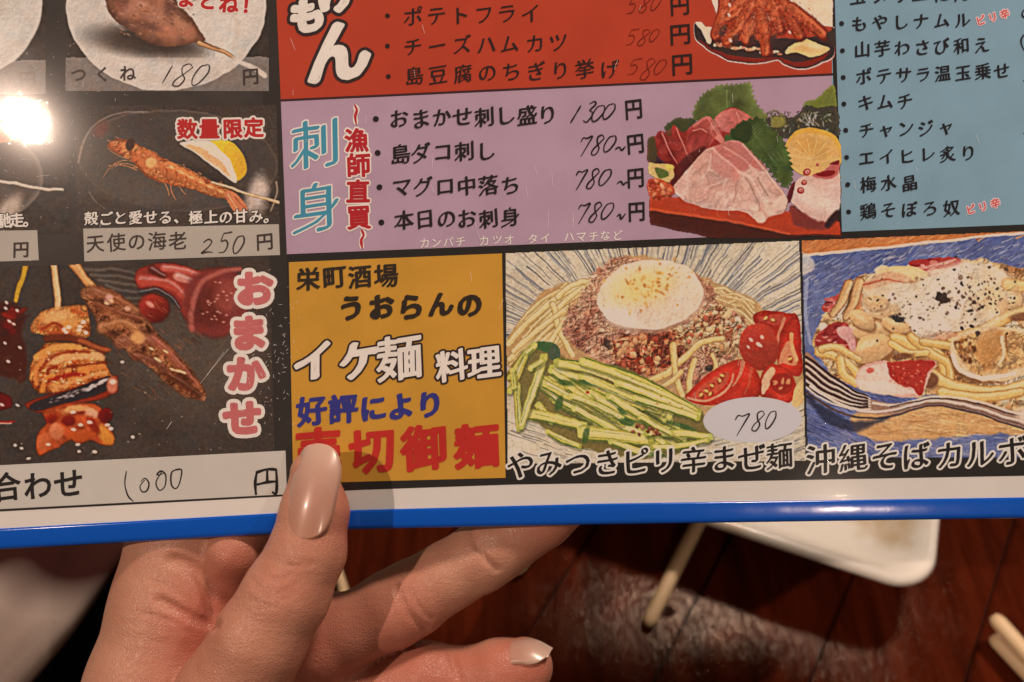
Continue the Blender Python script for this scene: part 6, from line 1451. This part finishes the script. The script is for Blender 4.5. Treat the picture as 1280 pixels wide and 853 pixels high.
def skin_mat():
    m, nt, b = nodes('skin'); N = nt.nodes.new; L = nt.links.new
    at = N('ShaderNodeAttribute'); at.attribute_name = 'flush'
    tc = N('ShaderNodeTexCoord')
    n = N('ShaderNodeTexNoise'); n.inputs['Scale'].default_value = 170; n.inputs['Detail'].default_value = 4; L(tc.outputs['Object'], n.inputs['Vector'])
    n0 = N('ShaderNodeTexNoise'); n0.inputs['Scale'].default_value = 45; n0.inputs['Detail'].default_value = 3; L(tc.outputs['Object'], n0.inputs['Vector'])
    mx = N('ShaderNodeMix'); mx.data_type = 'RGBA'; mx.inputs['A'].default_value = (.54, .290, .205, 1); mx.inputs['B'].default_value = (.48, .165, .115, 1); L(at.outputs['Fac'], mx.inputs['Factor'])
    m2 = N('ShaderNodeMix'); m2.data_type = 'RGBA'; m2.blend_type = 'MULTIPLY'; m2.inputs['Factor'].default_value = 1
    r = N('ShaderNodeValToRGB'); e = r.color_ramp.elements; e[0].position = .3; e[0].color = (.86, .74, .72, 1); e[1].position = .7; e[1].color = (1, 1, 1, 1)
    sm = N('ShaderNodeMath'); sm.operation = 'MULTIPLY_ADD'; L(n0.outputs['Fac'], sm.inputs[0]); sm.inputs[1].default_value = .6; 
    s2 = N('ShaderNodeMath'); s2.operation = 'MULTIPLY'; L(n.outputs['Fac'], s2.inputs[0]); s2.inputs[1].default_value = .4; L(s2.outputs[0], sm.inputs[2])
    L(sm.outputs[0], r.inputs['Fac']); L(mx.outputs['Result'], m2.inputs['A']); L(r.outputs[0], m2.inputs['B']); L(m2.outputs['Result'], b.inputs['Base Color'])
    b.inputs['Subsurface Weight'].default_value = .35; b.inputs['Subsurface Radius'].default_value = (.0037, .0014, .0009); b.inputs['Subsurface Scale'].default_value = .5
    b.inputs['Roughness'].default_value = .40; b.inputs['Specular IOR Level'].default_value = .4
    v = N('ShaderNodeTexVoronoi'); v.inputs['Scale'].default_value = 1500; v.feature = 'DISTANCE_TO_EDGE'; L(tc.outputs['Object'], v.inputs['Vector'])
    mp = N('ShaderNodeMapping'); mp.inputs['Rotation'].default_value = (.2, .1, -.35); mp.inputs['Scale'].default_value = (150, 700, 500); L(tc.outputs['Object'], mp.inputs['Vector'])
    w1 = N('ShaderNodeTexNoise'); w1.inputs['Scale'].default_value = 1; w1.inputs['Detail'].default_value = 3; L(mp.outputs[0], w1.inputs['Vector'])
    a1 = N('ShaderNodeMath'); a1.operation = 'MULTIPLY_ADD'; L(w1.outputs['Fac'], a1.inputs[0]); a1.inputs[1].default_value = .9; L(v.outputs['Distance'], a1.inputs[2])
    bp = N('ShaderNodeBump'); bp.inputs['Strength'].default_value = .5; bp.inputs['Distance'].default_value = .00035; L(a1.outputs[0], bp.inputs['Height']); L(bp.outputs[0], b.inputs['Normal'])
    return m
def to_world(P):
    R3 = np.array(MW.to_3x3()); return (P * [1, 1, 1] - [0, 0, 200]) * .001 @ R3.T + np.array(CAM)
def build_hand():
    Vm, Fm = surface_nets(np.array((-112, -226, -46), np.float32), np.array((24, -18, 24), np.float32), .72)
    # smooth the net a little and pull it back onto the field
    for it in range(2):
        g = field(Vm); e = .3
        gr = np.stack([field(Vm + np.eye(3, dtype=np.float32)[k] * e) - g for k in range(3)], -1) / e
        Vm = Vm - (g / np.maximum((gr ** 2).sum(-1), .3))[:, None] * gr * .9
    me = bpy.data.meshes.new('person'); W_ = to_world(Vm)
    me.from_pydata(W_.tolist(), [], Fm.tolist()); me.polygons.foreach_set('use_smooth', [True] * len(me.polygons))
    # redder skin at finger tips, knuckles and in the folds
    fl = np.zeros(len(Vm))
    for (x, y, z, r, a) in ((425, 640, 5, 9, .95), (430, 700, 4, 9, .6), (355, 735, 20, 8, .3), (300, 690, 0, 8, .55), (262, 775, 0, 10, .8), (330, 800, 10, 14, .25), (280, 850, 4, 16, .5), (430, 830, -8, 16, .8), (660, 830, -6, 9, .8), (600, 845, -6, 10, .45), (515, 760, -3, 9, .35), (690, 650, -6, 9, .6), (540, 840, -4, 10, .5)):
        fl += 1.15 * a * np.exp(-(((Vm - cm(x, y, z)) ** 2).sum(-1)) / (r * r))
    at = me.attributes.new('flush', 'FLOAT', 'POINT'); at.data.foreach_set('value', np.clip(fl, 0, 1).astype(np.float32))
    me.materials.append(skin_mat()); me.update()
    o = bpy.data.objects.new('person', me); C.objects.link(o)
    tag(o, 'left hand of a person with long glossy nails pinching the bottom of the menu', 'person')
    return o
hand = build_hand()
def nail_mat():
    m, nt, b = nodes('polished_nail'); N = nt.nodes.new; L = nt.links.new
    at = N('ShaderNodeAttribute'); at.attribute_name = 'along'; r = N('ShaderNodeValToRGB'); e = r.color_ramp.elements
    e[0].position = .05; e[0].color = (.50, .255, .180, 1); e[1].position = .95; e[1].color = (.56, .40, .33, 1)
    q = r.color_ramp.elements.new(.45); q.color = (.48, .275, .220, 1)
    L(at.outputs['Fac'], r.inputs['Fac']); L(r.outputs[0], b.inputs['Base Color']); b.inputs['Roughness'].default_value = .32; b.inputs['Coat Weight'].default_value = .35; b.inputs['Coat Roughness'].default_value = .14
    b.inputs['Subsurface Weight'].default_value = .5; b.inputs['Subsurface Radius'].default_value = (.002, .001, .0008); b.inputs['Subsurface Scale'].default_value = .5
    return m
NAIL = nail_mat()
def nail(name, pts, n_dir, R, half, label, shape):
    """curved plate: centre line pts (cm coordinates, base to tip), normal n_dir, cross radius R, half angle; shape(s) -> width factor"""
    cl = catmull([tuple(p) for p in pts], 26); nd = np.array(n_dir, float); nd /= np.linalg.norm(nd)
    ns, ntv = len(cl), 17; vs = []; al = []
    for i in range(ns):
        s = i / (ns - 1); t = cl[min(i + 1, ns - 1)] - cl[max(i - 1, 0)]; t /= np.linalg.norm(t)
        nn = nd - t * (nd @ t); nn /= np.linalg.norm(nn); b = np.cross(t, nn)
        for j in range(ntv):
            a = (j / (ntv - 1) * 2 - 1) * half * shape(s)
            vs.append(cl[i] + R * (math.sin(a) * b + (math.cos(a) - 1) * nn)); al.append(s)
    vs = np.array(vs); fs = []
    for i in range(ns - 1):
        for j in range(ntv - 1): k = i * ntv + j; fs.append((k, k + 1, k + ntv + 1, k + ntv))
    o = mesh_obj(name, to_world(vs).tolist(), fs, NAIL, hand, smooth=True)
    at = o.data.attributes.new('along', 'FLOAT', 'POINT'); at.data.foreach_set('value', np.array(al, np.float32))
    md = o.modifiers.new('thick', 'SOLIDIFY'); md.thickness = .00035; md.offset = 0
    o['label'] = label
    return o
almond = lambda s: min(1, math.sqrt(max(0, 1 - max(0, (.3 - s) / .3) ** 2)) * .85 + .15) * math.sqrt(max(0.0, 1 - max(0, (s - .60) / .405) ** 2.2))
def on(x, y, up):
    q = surf(x, y); return cm(x, y, q[2] + up)
nail('thumb_nail', [on(365, 670, -.40), on(373, 630, .62), cm(382, 590, 13.0), cm(391, 556, 9.2)], (-.46, .12, .88), 7.0, 1.14, 'long almond shaped glossy pale pink thumb nail', almond)
nail('finger_nail', [cm(622, 808, -12), cm(645, 800.5, -11), cm(668, 801, -10), cm(690, 812, -9)], (.36, .92, .0), 6.1, 1.25, 'pale nail tip of the middle finger', lambda s: max(.5, math.sqrt(max(0.0, 1 - max(0, (s - .66) / .345) ** 2))))
